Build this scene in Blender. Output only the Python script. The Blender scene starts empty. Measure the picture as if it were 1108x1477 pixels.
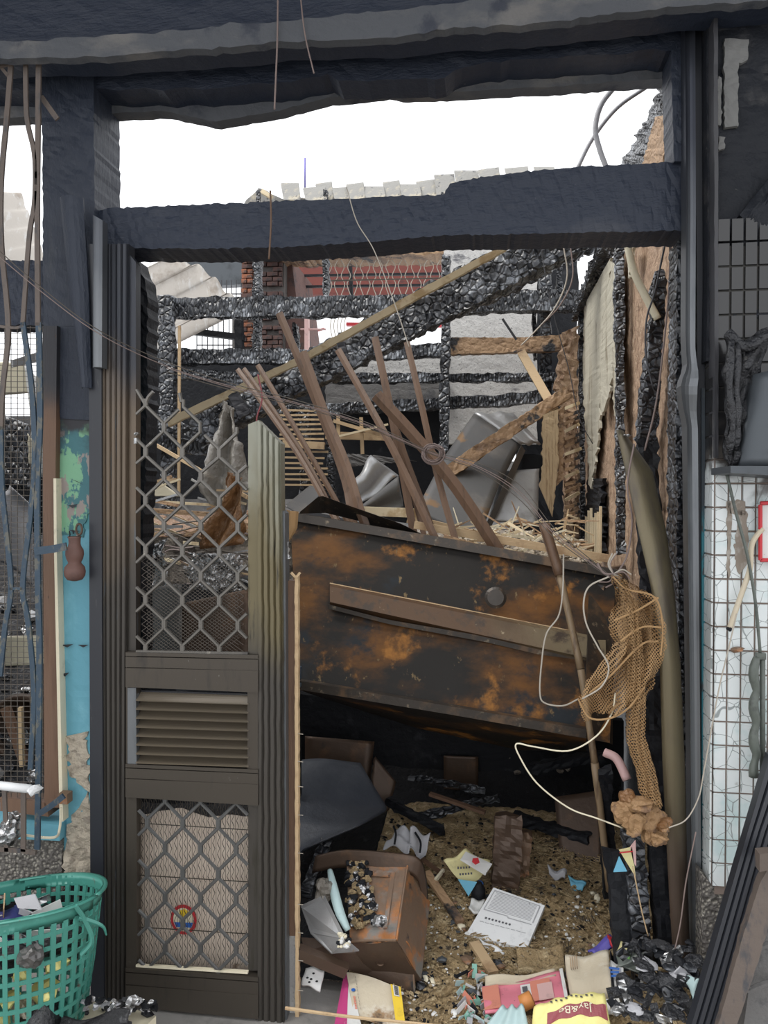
import bpy, bmesh, math, random
from mathutils import Vector as V, Matrix, noise
random.seed(7)
SC = bpy.context.scene; COL = SC.collection
# ---------------------------------------------------------------- camera
CAM = V((0, -2.1, 1.5)); TH = math.radians(7.5); PH = math.radians(1.0); F = 1066.7
cam = bpy.data.cameras.new('camera'); cam.sensor_fit = 'VERTICAL'; cam.sensor_height = 36; cam.sensor_width = 36; cam.lens = 26
cam.clip_start = 0.05
co = bpy.data.objects.new('camera', cam); COL.objects.link(co); co.location = CAM
co.rotation_euler = (math.radians(90) - PH, 0, TH); SC.camera = co
FWD = V((-math.sin(TH)*math.cos(PH), math.cos(TH)*math.cos(PH), -math.sin(PH)))
RGT = V((math.cos(TH), math.sin(TH), 0)); UPV = RGT.cross(FWD)
# ---------------------------------------------------------------- sky (bright overcast) and exposure
w = bpy.data.worlds.new('world'); SC.world = w; w.use_nodes = True
nt = w.node_tree; bg = nt.nodes['Background']; bg.inputs[1].default_value = 1.0
tc = nt.nodes.new('ShaderNodeTexCoord'); ns = nt.nodes.new('ShaderNodeTexNoise'); ns.inputs['Scale'].default_value = 1.5
cr = nt.nodes.new('ShaderNodeValToRGB'); cr.color_ramp.elements[0].color = (1.0, 1.04, 1.12, 1); cr.color_ramp.elements[1].color = (1.25, 1.25, 1.25, 1)
nt.links.new(tc.outputs['Generated'], ns.inputs['Vector']); nt.links.new(ns.outputs['Fac'], cr.inputs[0]); nt.links.new(cr.outputs[0], bg.inputs[0])
sun = bpy.data.lights.new('sun', 'SUN'); sun.energy = 1.9; sun.angle = math.radians(25); sun.color = (1, .97, .92)
so = bpy.data.objects.new('sun', sun); COL.objects.link(so); so.rotation_euler = (math.radians(12), math.radians(-28), 0)
vs = SC.view_settings; SC.display_settings.display_device = 'sRGB'
vs.view_transform = 'Standard'; vs.look = 'None'; vs.gamma = 1; vs.use_curve_mapping = False; vs.exposure = 0.55
# ---------------------------------------------------------------- pixel -> place helpers (positions measured off the photograph)
def ray(px, py): return FWD + RGT*((px-554)/F) - UPV*((py-738.5)/F)
def P(px, py, Y=0.0):
    d = ray(px, py); return CAM + d*((Y-CAM.y)/d.y)
def PX(px, py, X):
    d = ray(px, py); return CAM + d*((X-CAM.x)/d.x)
def PZ(px, py, z):
    d = ray(px, py); return CAM + d*((z-CAM.z)/d.z)
def PP(t, Y=0.0): return P(t[0], t[1], t[2] if len(t) > 2 else Y)
def S(Y): return (Y-CAM.y)/F      # metres per pixel at depth Y
rnd = random.uniform
# ---------------------------------------------------------------- materials
MATS = {}
def mat(name, col, rough=.6, metal=0., spec=.5, layers=(), bump=None, alpha=1., crack=None, trans=0., coord='Object', emit=None):
    """layers: (type, scale, stretch, detail, lo, hi, colour[, rough]) ; bump: list of (type, scale, stretch, strength, distance)"""
    m = bpy.data.materials.new(name); MATS[name] = m; m.use_nodes = True
    N = m.node_tree.nodes; L = m.node_tree.links; b = N['Principled BSDF']
    b.inputs['Roughness'].default_value = rough; b.inputs['Metallic'].default_value = metal
    b.inputs['Specular IOR Level'].default_value = spec; b.inputs['Alpha'].default_value = alpha
    if trans: b.inputs['Transmission Weight'].default_value = trans
    b.inputs['Base Color'].default_value = (*col, 1)
    t = N.new('ShaderNodeTexCoord'); geo = N.new('ShaderNodeNewGeometry')
    src = {'Object': t.outputs['Object'], 'World': geo.outputs['Position']}[coord]
    def tex(kind, scale, st, det=6):
        mp = N.new('ShaderNodeMapping'); L.new(src, mp.inputs[0]); mp.inputs['Scale'].default_value = st or (1, 1, 1)
        if kind == 'noise':
            n = N.new('ShaderNodeTexNoise'); n.inputs['Scale'].default_value = scale; n.inputs['Detail'].default_value = det
            n.inputs['Roughness'].default_value = .62; L.new(mp.outputs[0], n.inputs['Vector']); return n.outputs['Fac']
        if kind in ('vor', 'edge'):
            n = N.new('ShaderNodeTexVoronoi'); n.inputs['Scale'].default_value = scale
            if kind == 'edge': n.feature = 'DISTANCE_TO_EDGE'
            n2 = N.new('ShaderNodeTexNoise'); n2.inputs['Scale'].default_value = scale*.6; L.new(mp.outputs[0], n2.inputs['Vector'])
            va = N.new('ShaderNodeVectorMath'); va.operation = 'SCALE'; va.inputs['Scale'].default_value = .3/scale*1.5
            L.new(n2.outputs['Color'], va.inputs[0]); vb = N.new('ShaderNodeVectorMath'); L.new(va.outputs[0], vb.inputs[0]); L.new(mp.outputs[0], vb.inputs[1])
            L.new(vb.outputs[0], n.inputs['Vector']); return n.outputs['Distance']
        if kind == 'wave':
            n = N.new('ShaderNodeTexWave'); n.inputs['Scale'].default_value = scale; n.inputs['Distortion'].default_value = det
            n.inputs['Detail'].default_value = 3; n.inputs['Detail Scale'].default_value = 1.5; L.new(mp.outputs[0], n.inputs['Vector']); return n.outputs['Fac']
        if kind in ('z', 'x', 'y'):
            s = N.new('ShaderNodeSeparateXYZ'); L.new(mp.outputs[0], s.inputs[0])
            nn = N.new('ShaderNodeTexNoise'); nn.inputs['Scale'].default_value = scale; nn.inputs['Detail'].default_value = 6; L.new(mp.outputs[0], nn.inputs['Vector'])
            ma = N.new('ShaderNodeMath'); ma.operation = 'MULTIPLY_ADD'; L.new(nn.outputs['Fac'], ma.inputs[0]); ma.inputs[1].default_value = det
            L.new(s.outputs['XYZ'.index(kind.upper())], ma.inputs[2]); return ma.outputs[0]
    cur = None
    for la in layers:
        kind, scale, st, det, lo, hi, c = la[:7]
        r = N.new('ShaderNodeMapRange'); r.inputs['From Min'].default_value = lo; r.inputs['From Max'].default_value = hi
        r.interpolation_type = 'SMOOTHSTEP'
        L.new(tex(kind, scale, st, det), r.inputs['Value'])
        mx = N.new('ShaderNodeMix'); mx.data_type = 'RGBA'; L.new(r.outputs[0], mx.inputs[0])
        if cur: L.new(cur, mx.inputs[6])
        else: mx.inputs[6].default_value = (*col, 1)
        mx.inputs[7].default_value = (*c, 1); cur = mx.outputs[2]
    if cur: L.new(cur, b.inputs['Base Color'])
    prev = None
    for (kind, scale, st, strength, dist) in (bump or ()):
        bp = N.new('ShaderNodeBump'); bp.inputs['Strength'].default_value = strength; bp.inputs['Distance'].default_value = dist
        h = tex(kind, scale, st, 6)
        if kind == 'edge':
            r = N.new('ShaderNodeMapRange'); r.inputs['From Max'].default_value = .22; L.new(h, r.inputs['Value']); h = r.outputs[0]
        L.new(h, bp.inputs['Height'])
        if prev: L.new(prev, bp.inputs['Normal'])
        prev = bp.outputs[0]
    if prev: L.new(prev, b.inputs['Normal'])
    if emit: b.inputs['Emission Color'].default_value = (*emit[0], 1); b.inputs['Emission Strength'].default_value = emit[1]
    return m
def charmat(name, st, col=(.03, .033, .04), cell=30, ash=(.26, .28, .31), a=(.48, .68)):  # pale ash tone also paints in the silvery glints on the char
    return mat(name, col, .36, spec=.8, layers=[('noise', 7, None, 8, a[0], a[1], ash), ('noise', 60, None, 4, .5, .75, tuple(x*1.5 for x in col)), ('edge', cell, st, 0, .07, .0, (.004, .004, .005))],
               bump=[('edge', cell, st, .9, .012), ('noise', 90, None, .35, .006)])
charmat('char_h', (2.0, 1, .7), cell=24); charmat('char_x', (1.3, 1, 1.3), cell=20); charmat('char_v', (1, 1, 1.6), cell=26, ash=(.3, .32, .35), a=(.47, .67))
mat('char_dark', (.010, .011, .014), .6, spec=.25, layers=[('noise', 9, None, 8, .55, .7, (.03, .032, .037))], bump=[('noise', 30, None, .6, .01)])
mat('soot_dark', (.011, .013, .018), .6, spec=.3, layers=[('noise', 7, None, 8, .58, .7, (.04, .04, .042)), ('noise', 40, None, 4, .7, .76, (.12, .12, .115))], bump=[('noise', 25, None, .7, .012)])
mat('soot_haze_beam', (.022, .029, .047), .5, spec=.4, layers=[('noise', 2.5, (1, 1, 4), 7, .55, .75, (.05, .055, .07)), ('noise', 40, None, 3, .7, .8, (.1, .1, .11))], bump=[('noise', 30, (1, 1, 3), .5, .01)])  # bluish haze over the upper beams is mixed into the soot colour
mat('soot_haze_post', (.024, .031, .048), .5, spec=.4, layers=[('noise', 5, (4, 4, 1), 7, .55, .8, (.045, .05, .06)), ('noise', 45, None, 3, .72, .8, (.13, .13, .13))], bump=[('noise', 25, (3, 3, 1), .5, .01)])  # soot tone with the blue veil of haze painted in
mat('soffit', (.085, .09, .10), .85, layers=[('noise', 4, (1, 1, 2), 8, .5, .68, (.15, .145, .14)), ('noise', 9, None, 8, .55, .7, (.04, .045, .06))], bump=[('noise', 35, None, .5, .01)])
mat('bronze', (.065, .054, .043), .38, metal=.55, spec=.5, layers=[('noise', 3, (3, 3, .6), 7, .5, .75, (.12, .10, .075)), ('noise', 70, (1, 1, .3), 4, .68, .78, (.2, .19, .17))], bump=[('noise', 60, (4, 4, .4), .15, .003)], coord='World')
mat('bronze_door', (.075, .064, .052), .4, metal=.5, layers=[('noise', 5, (3, 3, .5), 7, .55, .72, (.04, .037, .035)), ('z', 5, None, .5, 1.65, 1.95, (.055, .058, .062)), ('noise', 90, (1, 1, .5), 3, .7, .78, (.25, .24, .22))], bump=[('noise', 60, (4, 4, .4), .15, .003)], coord='World')
mat('bronze_frame', (.06, .054, .047), .42, metal=.5, layers=[('z', 3, (2, 2, 1), .5, 1.45, 1.7, (.13, .10, .072)), ('z', 3, (2, 2, 1), .5, 1.98, 2.25, (.04, .043, .052)), ('noise', 12, (6, 6, .5), 7, .6, .7, (.09, .10, .11))], bump=[('noise', 60, (4, 4, .4), .2, .003)], coord='World')
mat('stile_olive', (.07, .063, .055), .4, metal=.45, layers=[('z', 3, (3, 3, 1), .55, 1.25, 1.5, (.15, .125, .07)), ('z', 4, (3, 3, 1), .6, 1.65, 1.95, (.25, .25, .2)), ('noise', 8, (6, 6, .6), 7, .57, .7, (.05, .045, .035))], bump=[('noise', 60, (4, 4, .4), .2, .003)], coord='World')
mat('louvre', (.2, .165, .12), .4, metal=.4, layers=[('noise', 8, (1, 1, 1), 6, .5, .7, (.2, .17, .13)), ('noise', 60, None, 3, .68, .8, (.3, .27, .22))])
mat('grille', (.15, .14, .125), .38, metal=.6, layers=[('noise', 9, None, 6, .5, .7, (.09, .085, .08)), ('noise', 30, None, 6, .62, .72, (.3, .28, .24))])
mat('grille_low', (.12, .12, .118), .42, metal=.5, layers=[('noise', 9, None, 6, .5, .7, (.07, .07, .07))])
mat('wire', (.10, .085, .07), .6, metal=.3); mat('wire_light', (.4, .36, .3), .6); mat('wire_pink', (.2, .15, .135), .6); mat('wire_black', (.04, .04, .045), .5)
mat('alu_grey', (.17, .18, .19), .42, metal=.6, layers=[('noise', 4, (3, 3, .6), 6, .5, .7, (.12, .13, .14)), ('z', 4, None, .4, 2.2, 2.7, (.05, .055, .07))], coord='World')
mat('frame_black', (.02, .022, .028), .4, spec=.5, layers=[('noise', 20, (3, 3, .5), 6, .62, .75, (.06, .06, .06))])
mat('teal', (.03, .17, .21), .6, layers=[('z', 8, None, .8, 1.75, 1.95, (.03, .04, .05)), ('noise', 20, (3, 3, 1), 6, .55, .65, (.05, .06, .065))], coord='World')
mat('blue_steel', (.035, .06, .088), .5, metal=.2, layers=[('noise', 22, (2, 2, 1), 8, .52, .6, (.11, .11, .095)), ('noise', 12, None, 6, .62, .7, (.08, .045, .03))], bump=[('noise', 60, None, .4, .004)])
mat('bar_rust', (.12, .095, .08), .6, metal=.1, layers=[('noise', 14, (3, 3, 1), 6, .5, .7, (.055, .055, .06))], bump=[('noise', 60, None, .3, .004)])
mat('rust', (.02, .018, .016), .55, metal=.0, spec=.2, layers=[('noise', 1.9, (.8, 1, 1.5), 9, .45, .62, (.15, .065, .018)), ('noise', 5, None, 9, .55, .66, (.3, .13, .03)), ('noise', 3.1, (1, 1, 1.3), 9, .55, .64, (.02, .024, .028)), ('noise', 16, (2, 2, .5), 8, .63, .7, (.17, .12, .06))], bump=[('noise', 40, None, .3, .004), ('noise', 3, None, .3, .02)])
mat('rust_edge', (.045, .037, .03), .4, metal=.3, layers=[('noise', 8, (1, 1, 1), 8, .5, .65, (.13, .08, .045)), ('noise', 30, None, 6, .6, .7, (.2, .16, .11))], bump=[('noise', 60, None, .3, .004)])
mat('rust_handle', (.10, .055, .028), .42, metal=.2, layers=[('x', 5, None, .4, .15, .6, (.19, .15, .09)), ('noise', 12, None, 8, .52, .64, (.06, .042, .03)), ('noise', 30, None, 5, .64, .7, (.3, .24, .15))], bump=[('noise', 50, None, .3, .004)], coord='World')
mat('wood_stick', (.125, .07, .04), .5, layers=[('noise', 10, (4, 4, .4), 6, .5, .7, (.08, .045, .027)), ('noise', 4, None, 6, .62, .75, (.24, .15, .085))], bump=[('noise', 40, (6, 6, .5), .3, .004)])
mat('wood_brown', (.15, .085, .052), .6, layers=[('noise', 7, (5, 5, .5), 6, .5, .68, (.12, .065, .04)), ('z', 4, None, .5, 1.95, 2.15, (.03, .03, .035)), ('vor', 30, (1, 1, .3), 0, .08, .02, (.05, .03, .02))], bump=[('noise', 30, (6, 6, .5), .4, .004)], coord='World')
mat('wood_light', (.5, .36, .21), .7, layers=[('noise', 8, (1, 1, 1), 6, .5, .65, (.34, .22, .12)), ('noise', 3, None, 6, .6, .7, (.1, .08, .06))], bump=[('noise', 40, (1, 1, 4), .4, .004)])
mat('wood_pale', (.72, .6, .4), .7, layers=[('noise', 9, None, 6, .5, .65, (.5, .36, .2))], bump=[('noise', 40, None, .4, .003)])
mat('wood_scorch', (.36, .23, .13), .65, layers=[('noise', 5, (1, 1, 2), 8, .5, .62, (.18, .11, .065)), ('noise', 7, None, 8, .56, .64, (.025, .025, .028))], bump=[('noise', 25, (1, 1, 3), .6, .008), ('edge', 30, None, .3, .006)])
mat('pulp', (.42, .29, .195), .85, layers=[('noise', 38, (1, 1, .35), 5, .5, .58, (.27, .17, .11)), ('noise', 3, (1, 1, .6), 8, .5, .65, (.3, .2, .135)), ('noise', 4.5, (1.5, 1.5, .5), 9, .62, .7, (.07, .05, .04)), ('noise', 55, None, 4, .6, .72, (.62, .5, .38))], bump=[('noise', 55, (1, 1, .6), .9, .012), ('noise', 9, None, .6, .03)])
mat('peel', (.5, .47, .38), .7, layers=[('noise', 5, (4, 4, .5), 8, .55, .66, (.28, .24, .17)), ('noise', 8, (4, 4, .6), 8, .64, .72, (.07, .06, .05))], bump=[('noise', 20, (4, 4, .5), .5, .008)])
mat('plywood', (.5, .37, .22), .7, layers=[('noise', 14, (7, 7, .4), 5, .5, .62, (.33, .22, .12)), ('noise', 5, None, 8, .62, .7, (.05, .04, .03))], bump=[('noise', 20, (6, 6, .4), .6, .006)])
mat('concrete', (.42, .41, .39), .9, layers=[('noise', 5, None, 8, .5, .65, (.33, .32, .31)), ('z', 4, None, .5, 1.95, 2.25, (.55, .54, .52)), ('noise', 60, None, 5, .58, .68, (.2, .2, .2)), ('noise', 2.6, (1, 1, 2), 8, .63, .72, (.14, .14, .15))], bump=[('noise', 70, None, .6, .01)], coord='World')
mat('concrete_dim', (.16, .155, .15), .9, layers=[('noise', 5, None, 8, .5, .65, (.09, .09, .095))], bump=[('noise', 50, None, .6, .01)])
mat('plaster_rough', (.56, .49, .39), .9, layers=[('noise', 30, None, 8, .5, .62, (.36, .31, .25)), ('noise', 9, None, 8, .62, .7, (.1, .09, .08))], bump=[('noise', 45, None, 1, .02)])
mat('pebble_dash', (.3, .28, .24), .85, layers=[('vor', 90, None, 0, .25, .5, (.12, .11, .10)), ('noise', 60, None, 5, .6, .7, (.5, .47, .4))], bump=[('vor', 90, None, 1, .01)])
mat('brick_red', (.34, .13, .07), .85, layers=[('noise', 12, None, 8, .5, .6, (.2, .1, .07)), ('noise', 30, None, 8, .55, .62, (.06, .055, .055))], bump=[('noise', 50, None, .6, .008)])
mat('brick_sooty', (.12, .065, .055), .8, layers=[('noise', 12, None, 8, .5, .65, (.06, .045, .045))], bump=[('noise', 50, None, .6, .008)])
mat('mortar', (.11, .10, .095), .9, bump=[('noise', 60, None, .6, .008)])
mat('red_wall', (.17, .045, .035), .8, layers=[('noise', 6, (1, 1, 3), 8, .5, .7, (.07, .03, .03))])
mat('corrugated', (.52, .48, .43), .55, layers=[('noise', 4, None, 8, .5, .65, (.36, .31, .26)), ('noise', 7, (3, 1, 1), 8, .56, .66, (.6, .58, .55)), ('noise', 12, None, 8, .66, .74, (.5, .36, .12))], bump=[('noise', 30, None, .3, .006)])
mat('corr_dark', (.06, .062, .066), .5, layers=[('noise', 8, None, 6, .5, .7, (.12, .12, .12))])
mat('roof_tile', (.24, .235, .22), .8, layers=[('noise', 10, None, 8, .5, .65, (.4, .36, .28)), ('noise', 16, None, 8, .58, .66, (.07, .07, .075))], bump=[('noise', 50, None, .6, .008)])
mat('tile_white', (.66, .7, .7), .22, spec=.6, layers=[('noise', 3, None, 6, .5, .62, (.5, .62, .62)), ('edge', 20, None, 0, .02, .008, (.27, .3, .3)), ('noise', 14, None, 7, .62, .72, (.36, .34, .31)), ('z', 9, (1, 1, 1), .5, 1.77, 1.86, (.08, .072, .065)), ('z', 11, (1, 1, 1), .6, 1.9, 2.02, (.017, .017, .018))], bump=[('noise', 20, None, .1, .003)], coord='World')
mat('grout', (.2, .155, .13), .9, layers=[('z', 5, None, .3, 1.66, 1.8, (.035, .033, .03))], coord='World')
mat('glue_patch', (.27, .23, .19), .9, layers=[('noise', 30, None, 7, .5, .6, (.36, .33, .29)), ('noise', 12, None, 8, .6, .66, (.5, .5, .48))], bump=[('noise', 40, None, .6, .004)])
mat('plaster_grey', (.17, .17, .165), .9, layers=[('noise', 9, None, 8, .5, .65, (.12, .12, .12)), ('noise', 25, None, 6, .6, .7, (.05, .05, .055))])
mat('paint', (.13, .36, .45), .6, layers=[('noise', 6, (1, 1, .6), 7, .5, .68, (.2, .47, .56)), ('z', 5, (1.4, 1, 1), .42, 1.62, 1.66, (.07, .25, .28)), ('noise', 7, (1, 1, .6), 9, .66, .67, (.32, .27, .24))], bump=[('noise', 30, None, .4, .004)], coord='World')
MATS['paint'].name = 'peeling_paint'
mat('mesh_net', (.36, .22, .10), .8, layers=[('noise', 9, None, 6, .5, .7, (.22, .13, .06))])
mat('net_solid', (.32, .19, .09), .6, layers=[('noise', 14, None, 8, .5, .6, (.16, .09, .05)), ('noise', 25, None, 6, .6, .7, (.55, .42, .28))], bump=[('noise', 30, None, .8, .02)])
mat('bamboo', (.24, .17, .10), .5, layers=[('noise', 9, (4, 4, .6), 6, .5, .65, (.13, .085, .05))])
mat('clay', (.13, .066, .052), .6, layers=[('noise', 20, None, 5, .5, .7, (.09, .05, .042))], bump=[('noise', 60, None, .2, .003)])
mat('plastic_green', (.06, .25, .2), .35, layers=[('noise', 12, None, 6, .55, .7, (.09, .33, .27)), ('noise', 30, None, 8, .64, .7, (.1, .11, .09))])
mat('debris_straw', (.5, .36, .19), .9, layers=[('noise', 22, None, 9, .48, .6, (.72, .56, .33)), ('noise', 9, None, 9, .6, .65, (.12, .095, .07)), ('noise', 70, None, 5, .62, .7, (.62, .56, .44)), ('noise', 50, None, 5, .42, .34, (.2, .14, .075))], bump=[('noise', 60, None, 1, .03), ('noise', 18, None, .8, .04)])
mat('ash', (.03, .03, .033), .8, layers=[('noise', 30, None, 9, .52, .62, (.10, .10, .105)), ('noise', 80, None, 4, .66, .72, (.4, .4, .4))], bump=[('noise', 50, None, 1, .03)])
mat('rubble', (.3, .26, .215), .9, layers=[('noise', 12, None, 9, .5, .62, (.12, .10, .085)), ('noise', 40, None, 6, .58, .66, (.48, .4, .3))], bump=[('noise', 40, None, 1, .03)])
mat('black_floor', (.009, .009, .011), .9, layers=[('noise', 25, None, 9, .6, .7, (.03, .03, .033))], bump=[('noise', 40, None, 1, .03)])
mat('sheet_dark', (.10, .097, .094), .4, metal=.45, layers=[('noise', 3, (1, 1, .5), 8, .5, .7, (.18, .16, .14)), ('noise', 6, None, 8, .6, .68, (.2, .12, .06)), ('noise', 2, None, 6, .6, .75, (.04, .04, .045))], bump=[('noise', 12, None, .2, .01)])
mat('sheet_light', (.36, .36, .36), .32, metal=.5, layers=[('noise', 5, None, 8, .5, .7, (.2, .195, .19)), ('noise', 9, None, 8, .62, .7, (.35, .23, .12))], bump=[('noise', 12, None, .3, .01)])
mat('tarp', (.05, .056, .07), .5, spec=.5, layers=[('noise', 3, None, 7, .45, .7, (.085, .092, .108)), ('noise', 5, None, 7, .66, .69, (.2, .17, .13))], bump=[('noise', 9, None, .3, .03)])
mat('film', (.2, .18, .15), .3, spec=.7, alpha=.75, layers=[('noise', 6, None, 8, .5, .64, (.4, .38, .34)), ('noise', 4, None, 8, .55, .66, (.12, .075, .04))], bump=[('noise', 9, None, .8, .05)])
mat('film_brown', (.22, .11, .045), .4, spec=.6, layers=[('noise', 6, None, 8, .5, .64, (.36, .22, .11)), ('noise', 12, None, 8, .6, .66, (.07, .04, .03))], bump=[('noise', 9, None, .8, .05)])
mat('foil', (.5, .5, .5), .25, metal=.7, layers=[('noise', 30, None, 8, .5, .6, (.1, .1, .1))], bump=[('vor', 40, None, 1, .02)])
mat('cardboard', (.62, .52, .43), .85, layers=[('noise', 6, None, 7, .5, .7, (.7, .6, .5)), ('noise', 12, None, 8, .64, .72, (.34, .24, .18))])
mat('tin_rust', (.2, .13, .085), .5, metal=.3, layers=[('noise', 5, None, 9, .48, .6, (.42, .17, .055)), ('noise', 7, None, 9, .52, .64, (.22, .21, .19)), ('noise', 18, None, 8, .62, .7, (.06, .045, .04))], bump=[('noise', 40, None, .4, .006)])
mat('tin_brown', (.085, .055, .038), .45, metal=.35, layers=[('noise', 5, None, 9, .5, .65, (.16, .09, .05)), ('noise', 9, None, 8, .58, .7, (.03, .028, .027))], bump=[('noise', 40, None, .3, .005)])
for nm, c in dict(white_foam=(.72, .73, .73), paper_white=(.66, .66, .64), paper_grey=(.4, .4, .42), paper_yellow=(.68, .62, .32), pack_yellow=(.75, .68, .26), pink=(.66, .2, .26), magenta=(.5, .05, .2), salmon=(.62, .23, .16),
                  blue=(.03, .14, .5), sky_blue=(.16, .45, .62), maroon=(.27, .06, .07), red=(.5, .03, .04), cream=(.7, .64, .48), violet=(.12, .1, .42), green=(.2, .5, .12), navy=(.03, .035, .16), aqua=(.42, .55, .55),
                  orange=(.55, .22, .06), yellow=(.72, .5, .03), print_dark=(.09, .09, .1), pale_pink=(.62, .4, .38), mint=(.2, .42, .34)).items():
    mat(nm, c, .55, layers=[('noise', 18, None, 8, .56, .74, tuple(x*.62+.02 for x in c)), ('noise', 45, None, 5, .68, .73, (.06, .055, .05))], bump=[('noise', 14, None, .3, .01)])
mat('book_burnt', (.55, .48, .36), .8, layers=[('noise', 8, None, 8, .5, .62, (.62, .57, .47)), ('noise', 6, None, 8, .55, .63, (.3, .19, .1)), ('noise', 5, None, 8, .6, .66, (.04, .035, .03))], bump=[('noise', 20, None, .5, .01)])
mat('floor_concrete', (.25, .24, .225), .85, layers=[('noise', 4, None, 8, .5, .65, (.17, .165, .155))], bump=[('noise', 50, None, .4, .006)])
mat('melt', (.025, .026, .03), .35, spec=.6, layers=[('noise', 9, None, 8, .55, .68, (.09, .085, .08))], bump=[('noise', 14, None, 1, .04), ('noise', 60, None, .5, .01)])
mat('gunmetal', (.075, .085, .095), .45, metal=.3, layers=[('noise', 5, None, 8, .5, .7, (.04, .045, .05))])
mat('green_dark', (.1, .115, .1), .4, layers=[('noise', 20, None, 6, .5, .7, (.05, .055, .05))])
mat('asphalt_rib', (.16, .155, .15), .8, layers=[('noise', 30, None, 6, .5, .7, (.1, .1, .1))], bump=[('noise', 70, None, .5, .01)])
# ---------------------------------------------------------------- mesh builder
def cat_rom(pts, n):
    pts = [V(p) for p in pts]
    if len(pts) < 3: return [pts[0].lerp(pts[-1], i/n) for i in range(n+1)]
    q = [pts[0]*2-pts[1]] + pts + [pts[-1]*2-pts[-2]]; out = []; m = len(pts)-1
    for i in range(n+1):
        t = i/n*m; k = min(int(t), m-1); u = t-k; a, b, c, d = q[k:k+4]
        out.append(.5*((2*b)+(c-a)*u+(2*a-5*b+4*c-d)*u*u+(3*b-a-3*c+d)*u**3))
    return out
def cells(p, s): d = noise.voronoi(p*s)[0]; return min(1, (d[1]-d[0])*2.6)
class G:
    cur = None
    def __init__(s): s.v = []; s.f = []; G.cur = s
    def add(s, vs, fs):
        o = len(s.v); s.v += [V(x) for x in vs]; s.f += [tuple(i+o for i in f) for f in fs]; return s
    def box(s, c, d, R=None):
        R = R or Matrix.Identity(3); c = V(c)
        s.add([c + R @ V((x*d[0]/2, y*d[1]/2, z*d[2]/2)) for x in (-1, 1) for y in (-1, 1) for z in (-1, 1)],
              [(0, 1, 3, 2), (4, 6, 7, 5), (0, 4, 5, 1), (2, 3, 7, 6), (0, 2, 6, 4), (1, 5, 7, 3)]); return s
    def hexa(s, a, b):   # two quads
        s.add(list(a)+list(b), [(3, 2, 1, 0), (4, 5, 6, 7)]+[(i, (i+1) % 4, (i+1) % 4+4, i+4) for i in range(4)]); return s
    def bar(s, p0, p1, w, t, ref=V((0, 1, 0)), w1=None, t1=None):
        p0, p1 = V(p0), V(p1); d = (p1-p0).normalized(); sd = d.cross(ref).normalized(); r = sd.cross(d).normalized()
        w1 = w1 or w; t1 = t1 or t
        q = lambda p, w, t: [p-sd*w/2-r*t/2, p+sd*w/2-r*t/2, p+sd*w/2+r*t/2, p-sd*w/2+r*t/2]
        return s.hexa(q(p0, w, t), q(p1, w1, t1))
    def sweep(s, path, prof, ref=V((0, 1, 0)), cap=True, scale=None):
        path = [V(p) for p in path]; n = len(prof); vs = []
        for i, p in enumerate(path):
            d = (path[min(i+1, len(path)-1)]-path[max(i-1, 0)]).normalized(); sd = d.cross(ref)
            sd = sd.normalized() if sd.length > 1e-4 else V((1, 0, 0)); r = sd.cross(d).normalized(); k = scale(i/(len(path)-1)) if scale else 1
            vs += [p+sd*a*k+r*b*k for a, b in prof]
        fs = [(i*n+j, i*n+(j+1) % n, (i+1)*n+(j+1) % n, (i+1)*n+j) for i in range(len(path)-1) for j in range(n)]
        if cap: fs += [tuple(range(n))[::-1], tuple(range((len(path)-1)*n, len(path)*n))]
        return s.add(vs, fs)
    def tube(s, pts, r, n=6, k=None, scale=None, smooth=True):
        path = cat_rom(pts, k or max(2, len(pts)*4)) if smooth and len(pts) > 2 else [V(p) for p in pts]
        d = (path[-1]-path[0]); ref = V((0, 1, 0)) if abs(d.normalized().y if d.length > 1e-6 else 0) < .8 else V((0, 0, 1))
        return s.sweep(path, [(r*math.cos(i*2*math.pi/n), r*math.sin(i*2*math.pi/n)) for i in range(n)], ref, scale=scale)
    def rough(s, p0, p1, w, t, amp=.008, cell=28, seg=.02, k=4, ref=V((0, 1, 0)), taper=1., bend=None, wob=.0):
        p0, p1 = V(p0), V(p1); L = (p1-p0).length; n = max(3, int(L/seg)); d = (p1-p0).normalized()
        sd = d.cross(ref).normalized(); r = sd.cross(d).normalized(); o = len(s.v); m = 4*k
        per = []
        for (a0, b0), (a1, b1) in zip([(-1, -1), (1, -1), (1, 1), (-1, 1)], [(1, -1), (1, 1), (-1, 1), (-1, -1)]):
            for j in range(k): u = j/k; per.append((a0+(a1-a0)*u, b0+(b1-b0)*u))
        for i in range(n+1):
            u = i/n; c = p0.lerp(p1, u); sc = 1+(taper-1)*u
            if bend: c = c+bend(u)
            if wob: c = c+V(noise.noise_vector(c*4))*wob
            for a, b in per:
                q = c+sd*a*w/2*sc*(.96)+r*b*t/2*sc
                g = cells(V((q.x, q.y, q.z)), cell); dn = (sd*a+r*b)
                q = q-dn*amp*(1-g)*1.2 + dn*amp*.7*noise.noise(q*9)*1.5
                if i in (0, n): q = q+d*amp*3*noise.noise(q*40)
                s.v.append(q)
        for i in range(n):
            for j in range(m): s.f.append((o+i*m+j, o+i*m+(j+1) % m, o+(i+1)*m+(j+1) % m, o+(i+1)*m+j))
        s.f.append(tuple(range(o, o+m))[::-1]); s.f.append(tuple(range(o+n*m, o+(n+1)*m))); return s
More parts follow.
